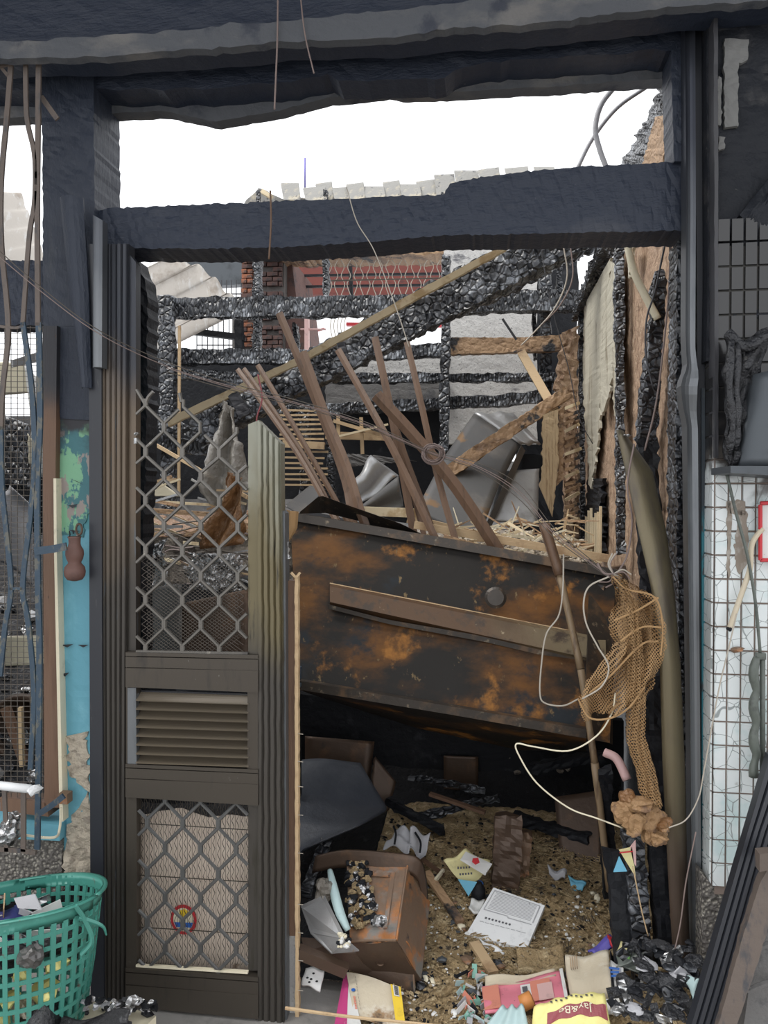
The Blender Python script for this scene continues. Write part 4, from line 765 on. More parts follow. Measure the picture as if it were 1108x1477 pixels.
# rubble splinters on the mound: long pale splinters as individuals, the crumbs as stuff
for i in range(60):
    u = random.random(); px = rnd(640, 850) if i < 36 else rnd(205, 360); Y = rnd(1.6, 2.4); py = rnd(745, 800) if i < 36 else rnd(705, 800)
    p = P(px, py, Y); p.z = mound(p.x, p.y)+rnd(.01, .06); a = rnd(-.6, .6)+(1.57 if random.random() < .2 else 0); L = rnd(.08, .28)
    d = V((math.cos(a), math.sin(a)*.6, rnd(-.25, .5))).normalized()*L; g = G(); g.bar(p-d/2, p+d/2, rnd(.008, .02), rnd(.006, .014), w1=.004)
    one('splinter', 'pale wood splinter lying loose on the rubble heap inside', 'splinter', g, random.choice(['wood_pale', 'wood_light', 'wood_scorch', 'wood_light']), 'splinters on the rubble heap')
for i in range(110):
    px, py, Y = rnd(625, 850), rnd(742, 800), rnd(1.0, 1.5)
    if py < 742+(850-px)*.05: continue
    p = P(px, py, Y); a = rnd(-.9, .7)+(1.2 if random.random() < .2 else 0); L = rnd(.05, .2); d = V((math.cos(a), rnd(-.4, .4), math.sin(a)*.8)).normalized()*L/2; g = G(); g.bar(p-d, p+d, rnd(.006, .016), rnd(.005, .012), w1=.004)
    mm = random.choice(['wood_pale', 'wood_light', 'wood_pale', 'wood_scorch', 'cream']); one('splinter', ADJ(mm).replace('scorched', 'wooden')+' splinter heaped behind the right half of the tank rim', 'splinter', g, mm, 'splinters heaped behind the tank rim')
g = G(); g.sheet(lambda u, v: P(590+250*u, 775+20*u+(1-v)*30-22*math.sin(u*3.1)*v, .95+.6*v)+V((0, 0, .02*noise.noise(V((u*14, v*9, 2))))), 50, 12, V((0, 0, -.05))); one('rubble_bank', 'bank of pale chips heaped behind the right half of the tank rim', 'rubble', g, 'rubble', kind='stuff')
g = G()
for i in range(700): px, py, v_ = rnd(600, 845), 0, random.random(); u_ = (px-590)/300; p = P(px, 775+20*u_+(1-v_)*30-22*math.sin(u_*3.1)*v_, .95+.6*v_); g.chunk(p, rnd(.006, .018), .7)
one('plaster_chips', 'pale plaster chips on the bank behind the tank rim', 'rubble', g, 'plaster_rough', kind='stuff')
g = G()
for i in range(1500):
    x = rnd(-2.2, .55); y = rnd(1.35, 2.8); g.chunk((x, y, mound(x, y)+.005), rnd(.008, .034), .6, sub=1) if i % 3 else g.bar(V((x, y, mound(x, y))), V((x+rnd(-.1, .1), y+rnd(-.06, .06), mound(x, y)+rnd(.01, .09))), .01, .008, w1=.003)
one('rubble_crumbs', 'pale plaster crumbs and wood bits covering the rubble heap', 'rubble', g, 'rubble', kind='stuff')
for i in range(26):
    x = rnd(-2.4, .4); y = rnd(1.8, 2.5); L = rnd(.4, .9); a = rnd(-.5, .5); z = mound(x, y)+.04; d = V((math.cos(a), math.sin(a), rnd(-.1, .25)))*L/2
    g = G(); g.rough(V((x, y, z))-d, V((x, y, z))+d, rnd(.03, .07), rnd(.03, .06), .007, 26, .03, 3); one('charred_timber', 'charred timber length half buried in the rubble heap', 'timber', g, 'char_h' if i % 3 else 'wood_scorch', 'charred timbers in the rubble heap')
# ---- things seen through the upper grille
sheet('crumpled sooty plastic film hanging behind the upper grille, left of the door stile', [(322, 580, .9), (300, 640, .8), (285, 700, .7), (320, 735, .7)], [(338, 590, .9), (350, 650, .8), (356, 720, .7), (350, 760, .7)], 'film', cv=lambda u, v: V((0, .04*math.sin(v*11+u*5), .01*math.sin(u*20))), n=24, k=14, jag=3, name='plastic_film', cat='plastic film')
sheet('brown scorched film hanging below the sooty one behind the grille', [(328, 680, .6), (318, 720, .6), (296, 760, .6), (290, 792, .6)], [(348, 690, .6), (352, 735, .6), (350, 760, .6), (345, 785, .6)], 'film_brown', cv=lambda u, v: V((0, .04*math.sin(v*9+u*6), 0)), n=20, k=10, jag=3, name='plastic_film', cat='plastic film')
sheet('dull grey scratched plate standing behind the foot of the upper grille', [(200, 848), (200, 945)], [(262, 842), (262, 945)], 'sheet_dark', Y=.35, jag=1)
sheet('brown plate standing behind the grille next to the scratched grey one', [(262, 870), (262, 945)], [(358, 850), (358, 945)], 'tin_brown', Y=.42, jag=1)
sheet('shiny crumpled foil behind the upper grille', [(218, 790), (222, 845)], [(238, 778), (240, 850)], 'foil', Y=.5, cv=lambda u, v: V((0, .02*math.sin(v*15+u*9), 0)), n=20, k=10, jag=4, name='foil', cat='foil')
sheet('crumpled foil heap behind the middle of the upper grille', [(275, 795), (270, 850)], [(345, 800), (345, 852)], 'foil', Y=.55, cv=lambda u, v: V((0, .02*math.sin(v*25+u*9), 0)), n=20, k=16, jag=5, name='foil', cat='foil')
board('light lath slanting down behind the grille from the charred jamb', (215, 636), (358, 718), 5, 1.0, .7, 'wood_light', .015)
board('second lath lying level behind the grille', (200, 735), (350, 745), 7, .9, .8, 'wood_scorch', .02)
board('long pale lath lying just below the level one behind the grille', (200, 722), (335, 730), 4, 1.0, .9, 'wood_pale', .015)
board('upright thin pale lath behind the grille beside the charred post', (259, 470), (258, 715), 4, 2.3, 2.3, 'wood_light', .012)
board('brown scrap of board behind the grille at the charred jamb', (216, 608), (216, 650), 9, .8, .8, 'wood_brown', .012)
sheet('pale triangular board leaning behind the grille near the jamb', [(214, 690, 1.2), (214, 716, 1.2)], [(230, 695, 1.2), (262, 716, 1.2)], 'cream', name='board', cat='board')
sheet('curled brown lath bundle sheet behind the grille', [(210, 745, 1.1), (210, 775, 1.0)], [(358, 735, 1.1), (358, 770, 1.0)], 'film_brown', jag=3, name='scorched_sheet', cat='sheet')
for i in range(46):
    x, y, Y = rnd(205, 345), rnd(690, 835), rnd(.6, 1.1); g = G(); a = rnd(-.5, .4); L = rnd(15, 60); g.bar(P(x, y, Y), P(x+L*math.cos(a), y-L*math.sin(a), Y+rnd(-.1, .1)), rnd(2, 5)*S(Y), .006)
    mm = random.choice(['wood_pale', 'wood_light', 'paper_white', 'wood_scorch', 'sheet_light']); one('splinter', ADJ(mm).replace('scorched', 'wooden')+' splinter in the jumble behind the upper grille', 'splinter', g, mm, 'splinters behind the upper grille')
for i in range(22):
    y = rnd(730, 850); x = rnd(200, 320); g = G(); Y = rnd(.55, 1.0); g.tube([P(x, y, Y), P(x+rnd(20, 50), y+rnd(-12, 6), Y), P(x+rnd(50, 90), y+rnd(-8, 12), Y)], .003, 4); one('wire', 'thin loose wire tangled behind the upper grille', 'wire', g, 'wire_pink' if i % 2 else 'wire', 'tangled wires behind the upper grille')
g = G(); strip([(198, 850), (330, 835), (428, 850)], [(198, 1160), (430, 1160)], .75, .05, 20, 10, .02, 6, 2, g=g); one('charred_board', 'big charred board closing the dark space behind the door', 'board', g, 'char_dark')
g = G(); strip([(198, 775), (300, 770), (425, 760)], [(198, 870), (425, 870)], 1.0, .1, 30, 10, .03, 6, 4, g=g); one('rubble_bank', 'bank of brown rubble behind the upper grille', 'rubble', g, 'rubble', kind='stuff')
# net scrap and clear plastic beside the door stile
sheet('small scrap of brown netting hanging beside the top of the tank', [(408, 735), (408, 770), (412, 782)], [(430, 738), (428, 762), (416, 782)], 'mesh_net', Y=.1, name='net_scrap', cat='net', cv=lambda u, v: V((0, .01*math.sin(v*9), 0)))
sheet('clear crumpled plastic scrap hanging on the door stile below the net scrap', [(409, 775), (410, 808)], [(416, 780), (418, 806)], 'foil', Y=-.02, name='plastic_scrap', cat='plastic film', jag=2)
# ================================================================ LEFT WINDOW BAY
grl = root('window_grille', 'twisted blue-painted steel window grille with bent bars', 'window grille', P(30, 1225, -.12))
WY = -.14
def tub(pts, r, m, par, name='bar', Y=WY, n=6, label=None, sm=True):
    g = G(); g.tube([PP(p, Y) for p in pts], r, n, smooth=sm); return part(name, par, g, m, label, smooth=True)
def flatbar(pts, wpx, m, par, name='bar', Y=WY):
    g = G(); w_ = wpx*S(Y)/2; g.sweep(cat_rom([PP(p, Y) for p in pts], len(pts)*6), [(-w_, -.003), (w_, -.003), (w_, .003), (-w_, .003)]); return part(name, par, g, m)
flatbar([(16, 95), (10, 170), (2, 260), (2, 350), (12, 470), (4, 560), (1, 620)], 8, 'bar_rust', grl); flatbar([(1, 615), (3, 700), (8, 754), (16, 846), (8, 900), (0, 975)], 8, 'blue_steel', grl)
flatbar([(37, 92), (39, 170), (50, 225), (50, 290), (42, 345), (33, 470)], 7, 'bar_rust', grl); flatbar([(33, 465), (46, 560), (50, 640), (49, 700)], 8, 'blue_steel', grl); flatbar([(49, 695), (43, 754), (33, 846), (41, 900), (49, 998), (44, 1110)], 8, 'blue_steel', grl)
flatbar([(56, 86), (54, 300), (55, 470)], 8, 'bar_rust', grl); flatbar([(56, 465), (58, 600), (54, 700), (55, 850), (57, 960), (54, 1225)], 9, 'blue_steel', grl)
flatbar([(-10, 98), (30, 88), (60, 86)], 6, 'bar_rust', grl, 'top_rail', WY-.005); flatbar([(0, 95), (12, 110)], 5, 'bar_rust', grl, 'brace'); flatbar([(60, 140), (83, 172)], 8, 'bar_rust', grl, 'brace', WY+.02)
flatbar([(50, 795), (75, 792), (96, 788)], 12, 'blue_steel', grl, 'wall_bracket', WY-.01); flatbar([(56, 1174), (74, 1162), (92, 1148)], 9, 'blue_steel', grl, 'wall_bracket', WY-.01)
flatbar([(14, 849), (33, 849)], 4, 'blue_steel', grl, 'tie'); flatbar([(-30, 1224), (20, 1226), (52, 1230)], 7, 'bar_rust', grl, 'bottom_rail'); flatbar([(34, 1130), (34, 1228)], 8, 'bar_rust', grl); flatbar([(6, 1130), (10, 1228)], 7, 'bar_rust', grl); flatbar([(-8, 470), (22, 473), (34, 470)], 4, 'bar_rust', grl, 'tie')
g = G(); g.box(P(94, 1150, -.05), (.03, .03, .03)); part('bracket_plate', grl, g, 'tin_rust')
# square mesh screen
ms = root('wire_screen', 'square wire mesh screen behind the twisted blue grille', 'wire mesh', P(30, 1140, -.02))
g = G()
for i in range(11): x = -30+i*9.2; g.bar(P(x, 470, -.02), P(x, 1150, -.02), .0016, .0016)
for i in range(88): y = 472+i*7.8; g.bar(P(-32, y, -.021), P(63, y+1, -.021), .0016, .0016)
part('mesh_wires', ms, g, 'wire', kind='stuff')
# what lies behind it
g = G(); strip([(-60, 470), (-60, 1180)], [(120, 470), (120, 1180)], 2.0, .05, 10, 6)
g = G(); g.sheet(lambda u, v: P(-60+170*u, 1200-430*v**.7, .25+1.5*v)+V((0, 0, .03*noise.noise(V((u*9, v*9, 0))))), 30, 40, V((0, 0, -.02))); one('ash_heap', 'sloping grey ash and charcoal heap behind the wire mesh screen', 'ash heap', g, 'ash', kind='stuff')
sheet('cream board lying level behind the wire mesh, low down', [(-20, 918), (-20, 962)], [(62, 918), (62, 958)], 'cream', Y=.5, th=.02, name='board', cat='board')
sheet('cream fascia board behind the upper part of the wire mesh', [(-30, 520), (-30, 572)], [(40, 524), (42, 566)], 'cream', Y=1.4, th=.02, name='board', cat='board')
sheet('bright white curved sheet behind the wire mesh at the pier', [(34, 520), (44, 600), (44, 680)], [(64, 560), (64, 640), (64, 690)], 'paper_white', Y=1.2, name='curved_sheet')
sheet('curved white scorched panel behind the middle of the wire mesh', [(-20, 720), (-20, 800)], [(12, 700), (45, 730), (45, 850)], 'paper_grey', Y=.9, cv=lambda u, v: V((0, .05*math.sin(v*3), 0)), name='curved_sheet')
sheet('grey bent gutter piece behind the top of the wire mesh', [(15, 520), (16, 530)], [(52, 508), (54, 522)], 'sheet_light', Y=1.0, name='gutter_piece', cat='gutter')
sheet('broken slope of charred roof shingles behind the wire mesh', [(-20, 590), (-20, 700)], [(40, 612), (44, 705)], 'char_h', Y=1.1, th=.03, jag=3, name='shingle_slope', cat='roofing')
sheet('black sheet standing for a dark burnt window opening behind the wire mesh', [(-40, 600), (-40, 960)], [(66, 600), (66, 960)], 'char_dark', Y=1.8, name='charred_board', cat='board')  # black sheet paints the darkness inside the opening
sheet('pale torn board standing behind the mesh near the pier', [(40, 785 - 160), (42, 670)], [(50, 640), (48, 672)], 'cream', Y=.8, name='board', cat='board', jag=1)
g = G(); c = P(28, 1050, .5); Rm = Matrix.Rotation(math.radians(80), 3, 'X'); g.lathe((0, 0, 0), [(.11, -.05), (.13, 0), (.11, .02), (.10, 0), (.09, -.05)], 24); g.v = [c+Rm @ v for v in g.v]; one('round_drum', 'dark round drum end standing low behind the wire mesh', 'drum', g, 'tin_brown', smooth=True)
board('brown split plank slanting low behind the wire mesh', (8, 1020), (36, 1100), 14, .3, .3, 'wood_brown', .02); board('light broken stick standing low behind the wire mesh', (30, 1020), (32, 1105), 6, .25, .25, 'wood_light', .015)
for i in range(40):
    g = G(); x, y = rnd(-20, 60), rnd(850, 1140); v_ = (1200-y)/430; p = P(x, y, .25+1.5*max(0, v_)**1.4-.02); g.chunk(p, rnd(.015, .05), .8, i); mm = random.choice(['char_dark', 'foil', 'sheet_light', 'char_v']); one('charcoal_chunk', ADJ(mm)+' lump in the ash heap behind the wire mesh screen', 'charcoal', g, mm, 'lumps in the ash heap behind the mesh')
tb = root('white_tube', 'white painted tube lying across the window grille with a knobbly end', 'tube', P(25, 1140, -.2))
tub([(-20, 1131), (44, 1138)], .012, 'white_foam', tb, 'pipe', -.2, 10); g = G(); g.chunk(P(50, 1139, -.2), .022, 1, 3, 2); part('end_cap', tb, g, 'white_foam')
g = G(); g.chunk(P(16, 1195, -.12), .04, 1, 9, 3); one('foil_ball', 'crumpled clear plastic and foil caught in the bottom of the grille', 'foil', g, 'foil')
g = G(); g.tube([P(0, 1196, -.09), P(40, 1205, -.09), P(78, 1208, -.09), (P(86, 1195, -.09)), P(88, 1165, -.09)], .004, 6); one('cable', 'dirty cream cable running under the window bay to the pier', 'cable', g, 'cream')
# clay gourd bottle hanging on the pier
gd = root('gourd_bottle', 'small brown clay double-gourd bottle hanging on the turquoise pier', 'bottle', P(108, 838, -.09))
k = S(-.09); c = P(108, 838, -.09)
g = G(); g.lathe(c, [(r*k, z*k) for r, z in [(4, 0), (11, 2), (15, 8), (16, 15), (14.5, 22), (10, 27), (9.5, 29), (12, 34), (13.5, 41), (13, 48), (9.5, 54), (8.5, 58), (9, 66), (10, 69), (7, 68)]], 24); part('body', gd, g, 'clay', smooth=True)
g = G(); c = P(114, 762, -.09); g.tube([c+V((.009*math.sin(a*.7), 0, .016*math.cos(a*.7)-.003)) for a in range(10)], .0035, 6); part('hanging_loop', gd, g, 'tin_brown')
g = G(); g.tube([P(98, 776, -.09), P(101, 772, -.09), P(100, 766, -.09)], .002, 4); g.tube([P(106, 770, -.09), P(105, 764, -.09)], .002, 4); part('broken_rim', gd, g, 'char_dark')
# ================================================================ BASKET
BC = CAM + ray(26, 1360)*1.93; BC.z = 0.10
bk = root('laundry_basket', 'green plastic lattice basket with a melted rim', 'basket', BC)
RB, RT, HB = .155, .195, .36
def bpt(a, h, dr=0):
    t = h/HB; r = RB+(RT-RB)*(t**.5)+dr; warp = .02*math.sin(a*2+1)*t
    dz = .03*t*math.sin(a+2.2)
    return V((BC.x+(r+warp)*math.cos(a), BC.y+(r*.86+warp)*math.sin(a), BC.z+h+dz))
g = G(); NC = 40
def ring(h0, h1, th=.004):
    g.sheet(lambda u, v: bpt(u*6.28319, h0+(h1-h0)*v), 64, 1); g.sheet(lambda u, v: bpt(u*6.28319, h0+(h1-h0)*v, -th), 64, 1)
    g.sheet(lambda u, v: bpt(u*6.28319, h0, -th*v), 64, 1); g.sheet(lambda u, v: bpt(u*6.28319, h1, -th*v), 64, 1)
ring(0, .025)
for i in range(9): ring(.045+i*.032, .055+i*.032)
for i in range(NC):
    a0 = i*6.28319/NC; a1 = a0+.065
    q = lambda dr: [bpt(a0, .01, dr), bpt(a1, .01, dr), bpt(a1, .17, dr), bpt(a1, .33, dr), bpt(a0, .33, dr), bpt(a0, .17, dr)]
    o_ = q(.001); n_ = q(-.005); g.add(o_+n_, [(0, 1, 2, 5), (5, 2, 3, 4), (6, 11, 8, 7), (11, 10, 9, 8), (0, 6, 7, 1), (1, 7, 8, 2), (2, 8, 9, 3), (5, 11, 6, 0), (4, 10, 11, 5)])
part('lattice_wall', bk, g, 'plastic_green')
g = G(); g.sheet(lambda u, v: bpt(u*6.28319, .325+.035*v), 64, 2, V((0, 0, .002))); g.sheet(lambda u, v: bpt(u*6.28319, .36, .012*v), 64, 1, V((0, 0, -.004))); part('rim', bk, g, 'plastic_green', smooth=True)
g = G(); g.lathe((BC.x, BC.y, BC.z), [(.15, .0), (.15, .006)], 32); part('bottom', bk, g, 'plastic_green')
g = G(); g.tube([bpt(-.35, .36, .01), bpt(-.25, .32, .02), bpt(-.2, .27, .035), bpt(-.28, .24, .02)], .006, 6); g.tube([bpt(-.3, .33, .01), bpt(-.12, .30, .045), bpt(-.05, .27, .05)], .007, 5, scale=lambda t: 1-.7*t); part('melted_rim_drip', bk, g, 'plastic_green')
def inb(lab, c, m, r, name, cat, flat=.5, seed=1, sub=2, grp=None):
    g = G(); g.chunk(c, r, flat, seed, sub); return one(name, lab, cat, g, m, grp, smooth=sub > 2)
inb('dark navy cloth sprinkled with ash in the green basket', BC+V((-.07, .0, .27)), 'navy', .1, 'cloth', 'cloth', .5, 3, 3)
inb('grey ash bed filling the green basket', BC+V((.02, 0.02, .23)), 'ash', .105, 'ash_pile', 'ash', .6, 5, 3)
for i in range(12):
    a = -2.6+i*.2; p = bpt(a, .11+.05*((i*7) % 3), -.035); inb('crumpled yellow wrapper packed inside the basket wall', p, 'pack_yellow', .028, 'yellow_wrapper', 'wrapper', .8, i, 2, 'yellow wrappers inside the basket')
for i in range(16):
    a = rnd(0, 6.28); r = rnd(.02, .13); p = BC+V((r*math.cos(a), r*math.sin(a), .29+rnd(0, .03))); g = G(); d = V((rnd(-1, 1), rnd(-1, 1), rnd(-.2, .3))).normalized()*rnd(.02, .06)
    g.bar(p-d, p+d, rnd(.008, .03), .003); mm = random.choice(['paper_white', 'paper_grey', 'wood_light', 'char_dark', 'foil']); one('scrap', ADJ(mm)+' strip of scrap lying on top in the green basket', 'scrap', g, mm, 'scraps on top in the basket')
g = G(); strip([(20, 1296, -.35), (50, 1290, -.33)], [(26, 1310, -.37), (60, 1312, -.36)], th=.003); one('plastic_tray', 'clear grey plastic tray corner lying in the basket', 'tray', g, 'paper_grey')
g = G(); g.chunk(bpt(-.9, .27, .008), .035, .7, 4, 3); one('melted_lump', 'shiny melted grey lump stuck on the outside of the basket', 'melted plastic', g, 'sheet_dark')
# things at the foot of the door
def D(x, y):   # level of the debris
    h = .03+.11*max(0, min(1, (y+.1)/.9)) + .015*noise.noise(V((x*8, y*8, 2)))
    h += .22*math.exp(-((x-.52)/.14)**2-((y+.12)/.16)**2) + .05*math.exp(-((x-.25)/.3)**2-((y+.1)/.12)**2)
    return h
def PD(px, py, lift=.0):
    z = .1
    for _ in range(14): p = PZ(px, py, z); z = .5*z+.5*(D(p.x, p.y)+lift)
    return PZ(px, py, z)
g = G(); g.sheet(lambda u, v: V((-.40+1.05*u, -.32+1.5*v, D(-.40+1.05*u, -.32+1.5*v)+.012*noise.noise(V((u*40, v*50, 0)))-.1*max(0, .12-v)*6)), 90, 110, V((0, 0, -.05)))
one('straw_debris', 'mat of wet straw-coloured shredded debris covering the floor in the doorway', 'debris', g, 'debris_straw', kind='stuff', smooth=True)
def quad(lab, pts, m, name, cat, th=.006, n=8, wv=.004, group=None, sm=True, lift=.01):
    """sheet lying on the debris; pts = four (px,py,lift)"""
    c = [PD(a, b, l+lift) for a, b, l in pts]; g = G(); k = rnd(0, 9)
    g.sheet(lambda u, v: c[0].lerp(c[1], u).lerp(c[3].lerp(c[2], u), v)+V((0, 0, wv*(math.sin(u*7+k)+math.sin(v*6+k*2)))), n, n, V((0, 0, -th)))
    o = one(name, lab, cat, g, m, group, smooth=sm); return o, c
def on_quad(c, u, v, h=.004):
    n = (c[1]-c[0]).cross(c[3]-c[0]).normalized(); n = n if n.z > 0 else -n
    return c[0].lerp(c[1], u).lerp(c[3].lerp(c[2], u), v)+n*h
def patch(par, c, r, m, name='printed_patch', h=.006, lab=None, k=6):
    u0, v0, u1, v1 = r; g = G(); g.sheet(lambda a, b: on_quad(c, u0+(u1-u0)*a, v0+(v1-v0)*b, h), k, k, V((0, 0, -.001))); return part(name, par, g, m, lab)
# styrofoam tray with printed lines
o, c = quad('white foam sheet with printed lines, a corner broken off, lying on the straw debris', [(712, 1280, .06), (786, 1306, .06), (760, 1368, .0), (672, 1348, .0)], 'white_foam', 'foam_sheet', 'foam sheet', .012, wv=0, sm=False)
for i in range(13): patch(o, c, (.1, .08+i*.028, .88, .086+i*.028), 'paper_grey', 'printed_line', .0015, k=1)
for r in ((.05, .05, .93, .06), (.92, .06, .935, .45), (.05, .46, .5, .47), (.5, .49, .92, .50), (.05, .06, .06, .46)): patch(o, c, r, 'paper_grey', 'ruled_border', .003, k=1)
for i in range(8): patch(o, c, (.15+.06*i, .6, .18+.06*i, .63), 'print_dark', 'printed_mark', .003, k=1)
for i in range(9): patch(o, c, (.1+.09*i, .7, .17+.09*i, .706), 'paper_grey', 'printed_mark', .003, k=1)
quad('white broken foam corner just below the printed foam sheet', [(690, 1352, .0), (728, 1372, .0), (726, 1382, .0), (700, 1366, 0)], 'white_foam', 'foam_scrap', 'foam sheet')
quad('small torn foam scrap left of the printed foam sheet', [(680, 1298, .01), (700, 1300, .01), (690, 1320, .01), (676, 1312, .01)], 'paper_white', 'foam_scrap', 'foam sheet')
# yellow and white card with a blue tip
o, c = quad('folded card, yellow and white with a red mark and a blue tip', [(640, 1245, .12), (672, 1228, .14), (708, 1246, .10), (678, 1285, .02)], 'paper_yellow', 'printed_card', 'card', .002, wv=.006)
patch(o, c, (.0, .62, 1, .97), 'paper_white') if False else None
g = G(); q = [PD(672, 1228, .155), PD(710, 1246, .12), PD(700, 1262, .10), PD(664, 1240, .155)]; g.hexa(q, [p+V((0, 0, -.002)) for p in q]); part('white_panel', o, g, 'paper_white')
g = G(); q = [PD(682, 1238, .16), PD(690, 1237, .16), PD(692, 1244, .155), PD(686, 1247, .155), PD(681, 1243, .16)]; g.poly(q, (0, 0, -.001)); part('red_emblem', o, g, 'red')
g = G(); q = [PD(661, 1268, .08), PD(688, 1272, .08), PD(676, 1292, .03)]; g.poly(q, (0, 0, -.002)); part('blue_tip', o, g, 'sky_blue')
for i in range(2):
    g = G()
    for j in range(5): g.box(PD(661+j*4+i*3, 1252+i*9-j*.3, .115), (.006, .003, .006))
    part('lettering', o, g, 'print_dark', kind='stuff')
g = G(); g.lathe(PD(690, 1276, .05), [(.0, -.008), (.017, -.008), (.018, .006), (.015, .009), (0, .009)], 20); one('bottle_cap', 'blue plastic bottle cap below the yellow and white card', 'bottle cap', g, 'blue', smooth=False)
g = G(); g.lathe(PD(690, 1300, .0), [(.024, 0), (.025, .045), (.014, .062), (.012, .066)], 16); one('dark_bottle', 'sooty dark bottle under the blue cap', 'bottle', g, 'char_dark', smooth=True)
# paper heap white
for k, (q, lab) in enumerate([([(570, 1192, .14), (598, 1196, .16), (590, 1228, .1), (552, 1222, .1)], 'crumpled white charred paper lying beyond the rusty bin, left sheet'), ([(592, 1196, .16), (622, 1206, .13), (612, 1240, .08), (590, 1226, .1)], 'crumpled white charred paper beyond the rusty bin, right sheet')]):
    o, c = quad(lab, q, 'paper_grey', 'paper', 'paper', .002, 14, .012)
    g = G(); g.tube([on_quad(c, .1, .1, .02), on_quad(c, .4, .45, .024), on_quad(c, .5, .9, .02)], .004, 5); part('burnt_edge', o, g, 'char_dark')
# brown burnt wood block
g = G(); g.rough(PD(728, 1280, .0), PD(734, 1194, .2)+V((0, .0, .05)), .11, .05, .006, 20, .015, 5); one('wood_stump', 'rust-brown burnt wood block standing behind the foam sheet', 'wood block', g, 'tin_brown')
g = G(); g.rough(PD(752, 1262, .0), PD(760, 1212, .12)+V((0, 0, .03)), .05, .05, .005, 24, .015, 4); one('wood_stump', 'smaller rust-brown wood block leaning on the right of the tall one', 'wood block', g, 'tin_rust')
quad('pale blue torn wrapper in the dark to the right of the wood block', [(820, 1262, .02), (846, 1272, .02), (840, 1284, .0), (824, 1280, 0)], 'sky_blue', 'wrapper', 'wrapper')
quad('grey crumpled wrapper just behind the pale blue one', [(790, 1248, .03), (818, 1255, .03), (815, 1268, .01), (792, 1262, .01)], 'paper_grey', 'wrapper', 'wrapper', wv=.01)
# stick on the debris, curved bark
def dstick(lab, a, b, wpx, m, la=.02, lb=.02, t=.012, cat='stick'):
    g = G(); g.bar(PD(*a, la), PD(*b, lb), wpx*S(.3), t, ref=V((0, 0, 1))); return one('stick', lab, cat, g, m)
dstick('grey-brown flat lath pointing from the card down to the straw debris', (615, 1258), (664, 1330), 13, 'wood_scorch', .05, .02); dstick('brown grooved slat lying left of the straw mat', (684, 1360), (712, 1404), 15, 'wood_light', .02, .02)
dstick('thin dark stick lying behind the printed card', (600, 1232), (640, 1262), 5, 'wood_brown', .06, .04); dstick('pale thin stick at the left of the printed card', (628, 1270), (640, 1255), 4, 'cream', .05, .05)
dstick('charred stick lying deep in the dark under the tank', (620, 1145), (700, 1172), 10, 'wood_brown', .14, .1)
o, c = quad('square mat of matted yellow straw in front of the foam sheet', [(745, 1372, .02), (812, 1366, .02), (815, 1400, .01), (748, 1404, .01)], 'debris_straw', 'straw_mat', 'straw mat', .02, 12, .006)
# rusty bin lying on its side with lid, bag and plate
bn = root('rusty_bin', 'rusty square tin box lying open side up, full of charred crumbs', 'tin box', PD(530, 1370, .02))
def hx(q1, q2): g = G(); g.hexa(q1, q2); return g
bt = [PD(500, 1240, .23), PD(588, 1248, .24), PD(572, 1356, .16), PD(505, 1358, .14)]
bb = [p+V((.07, .03, -.13)) for p in bt]
def face(a, b, c_, d, m, nm, lab=None, nn=10):
    g = G(); g.sheet(lambda u, v: a.lerp(b, u).lerp(d.lerp(c_, u), v)+V((0, 0, .003*math.sin(u*9)*math.sin(v*7))), nn, nn, V((0, 0, -.006))); return part(nm, bn, g, m, lab)
face(bt[0], bt[1], bt[2], bt[3], 'tin_rust', 'top_face', 'rust and grey patched upper face')
face(bt[1], bb[1], bb[2], bt[2], 'tin_rust', 'side_face'); face(bt[3], bt[2], bb[2], bb[3], 'tin_brown', 'front_face'); face(bt[0], bb[0], bb[3], bt[3], 'tin_brown', 'side_face')
for i, e in enumerate(((bt[0], bt[1]), (bt[1], bt[2]), (bt[2], bt[3]))): g = G(); g.tube([e[0], e[0].lerp(e[1], .5)+V((0, 0, .002)), e[1]], .004, 6); part('rolled_edge', bn, g, 'tin_rust')
g = G(); q = [on_quad(bt, .25, .12, .002), on_quad(bt, .82, .12, .002), on_quad(bt, .78, .86, .002), on_quad(bt, .7, .86, .002), on_quad(bt, .74, .2, .002), on_quad(bt, .25, .2, .002)]; g.poly(q, (0, 0, .002)); part('pressed_ridge', bn, g, 'tin_rust')
g = G(); pts = [PD(455, 1236, .22), PD(500, 1228, .26), PD(580, 1234, .27), PD(604, 1242, .25), PD(612, 1262, .2), PD(616, 1298, .12)]; cr_ = cat_rom(pts, 30)
g.sheet(lambda u, v: cr_[min(30, int(u*30+.01))]+V((-.01*v, -.012*v, -.05*v)), 30, 4, V((.004, .006, .004))); one('tray_rim', 'curved brown rim of a tin tray behind the rusty box', 'tray', g, 'tin_brown', smooth=True)
g = G()
lidp = [(500, 1356, .13), (575, 1356, .13), (592, 1370, .1), (596, 1400, .05), (598, 1432, .0), (560, 1425, .0), (530, 1405, .03), (490, 1385, .06), (440, 1372, .09), (434, 1352, .11)]
g.poly([PD(*p) for p in lidp], (0, 0, -.008)); ld = one('tin_lid', 'brown rounded tin lid with a small round boss in front of the rusty box', 'lid', g, 'tin_brown')
g = G(); g.lathe(PD(549, 1391, .07), [(.006, 0), (.011, .001), (.013, .004), (.009, .006), (.005, .003)], 16); part('boss', ld, g, 'tin_brown', smooth=True)
g = G(); e = cat_rom([PD(*p)+V((0, 0, .002)) for p in lidp[:5]], 20); g.tube(e, .003, 5, smooth=False); part('rim', ld, g, 'tin_rust')
g = G(); q = [PD(434, 1306, .2), PD(468, 1290, .25), PD(500, 1355, .19), PD(518, 1370, .16), PD(478, 1374, .14), PD(448, 1345, .15)]
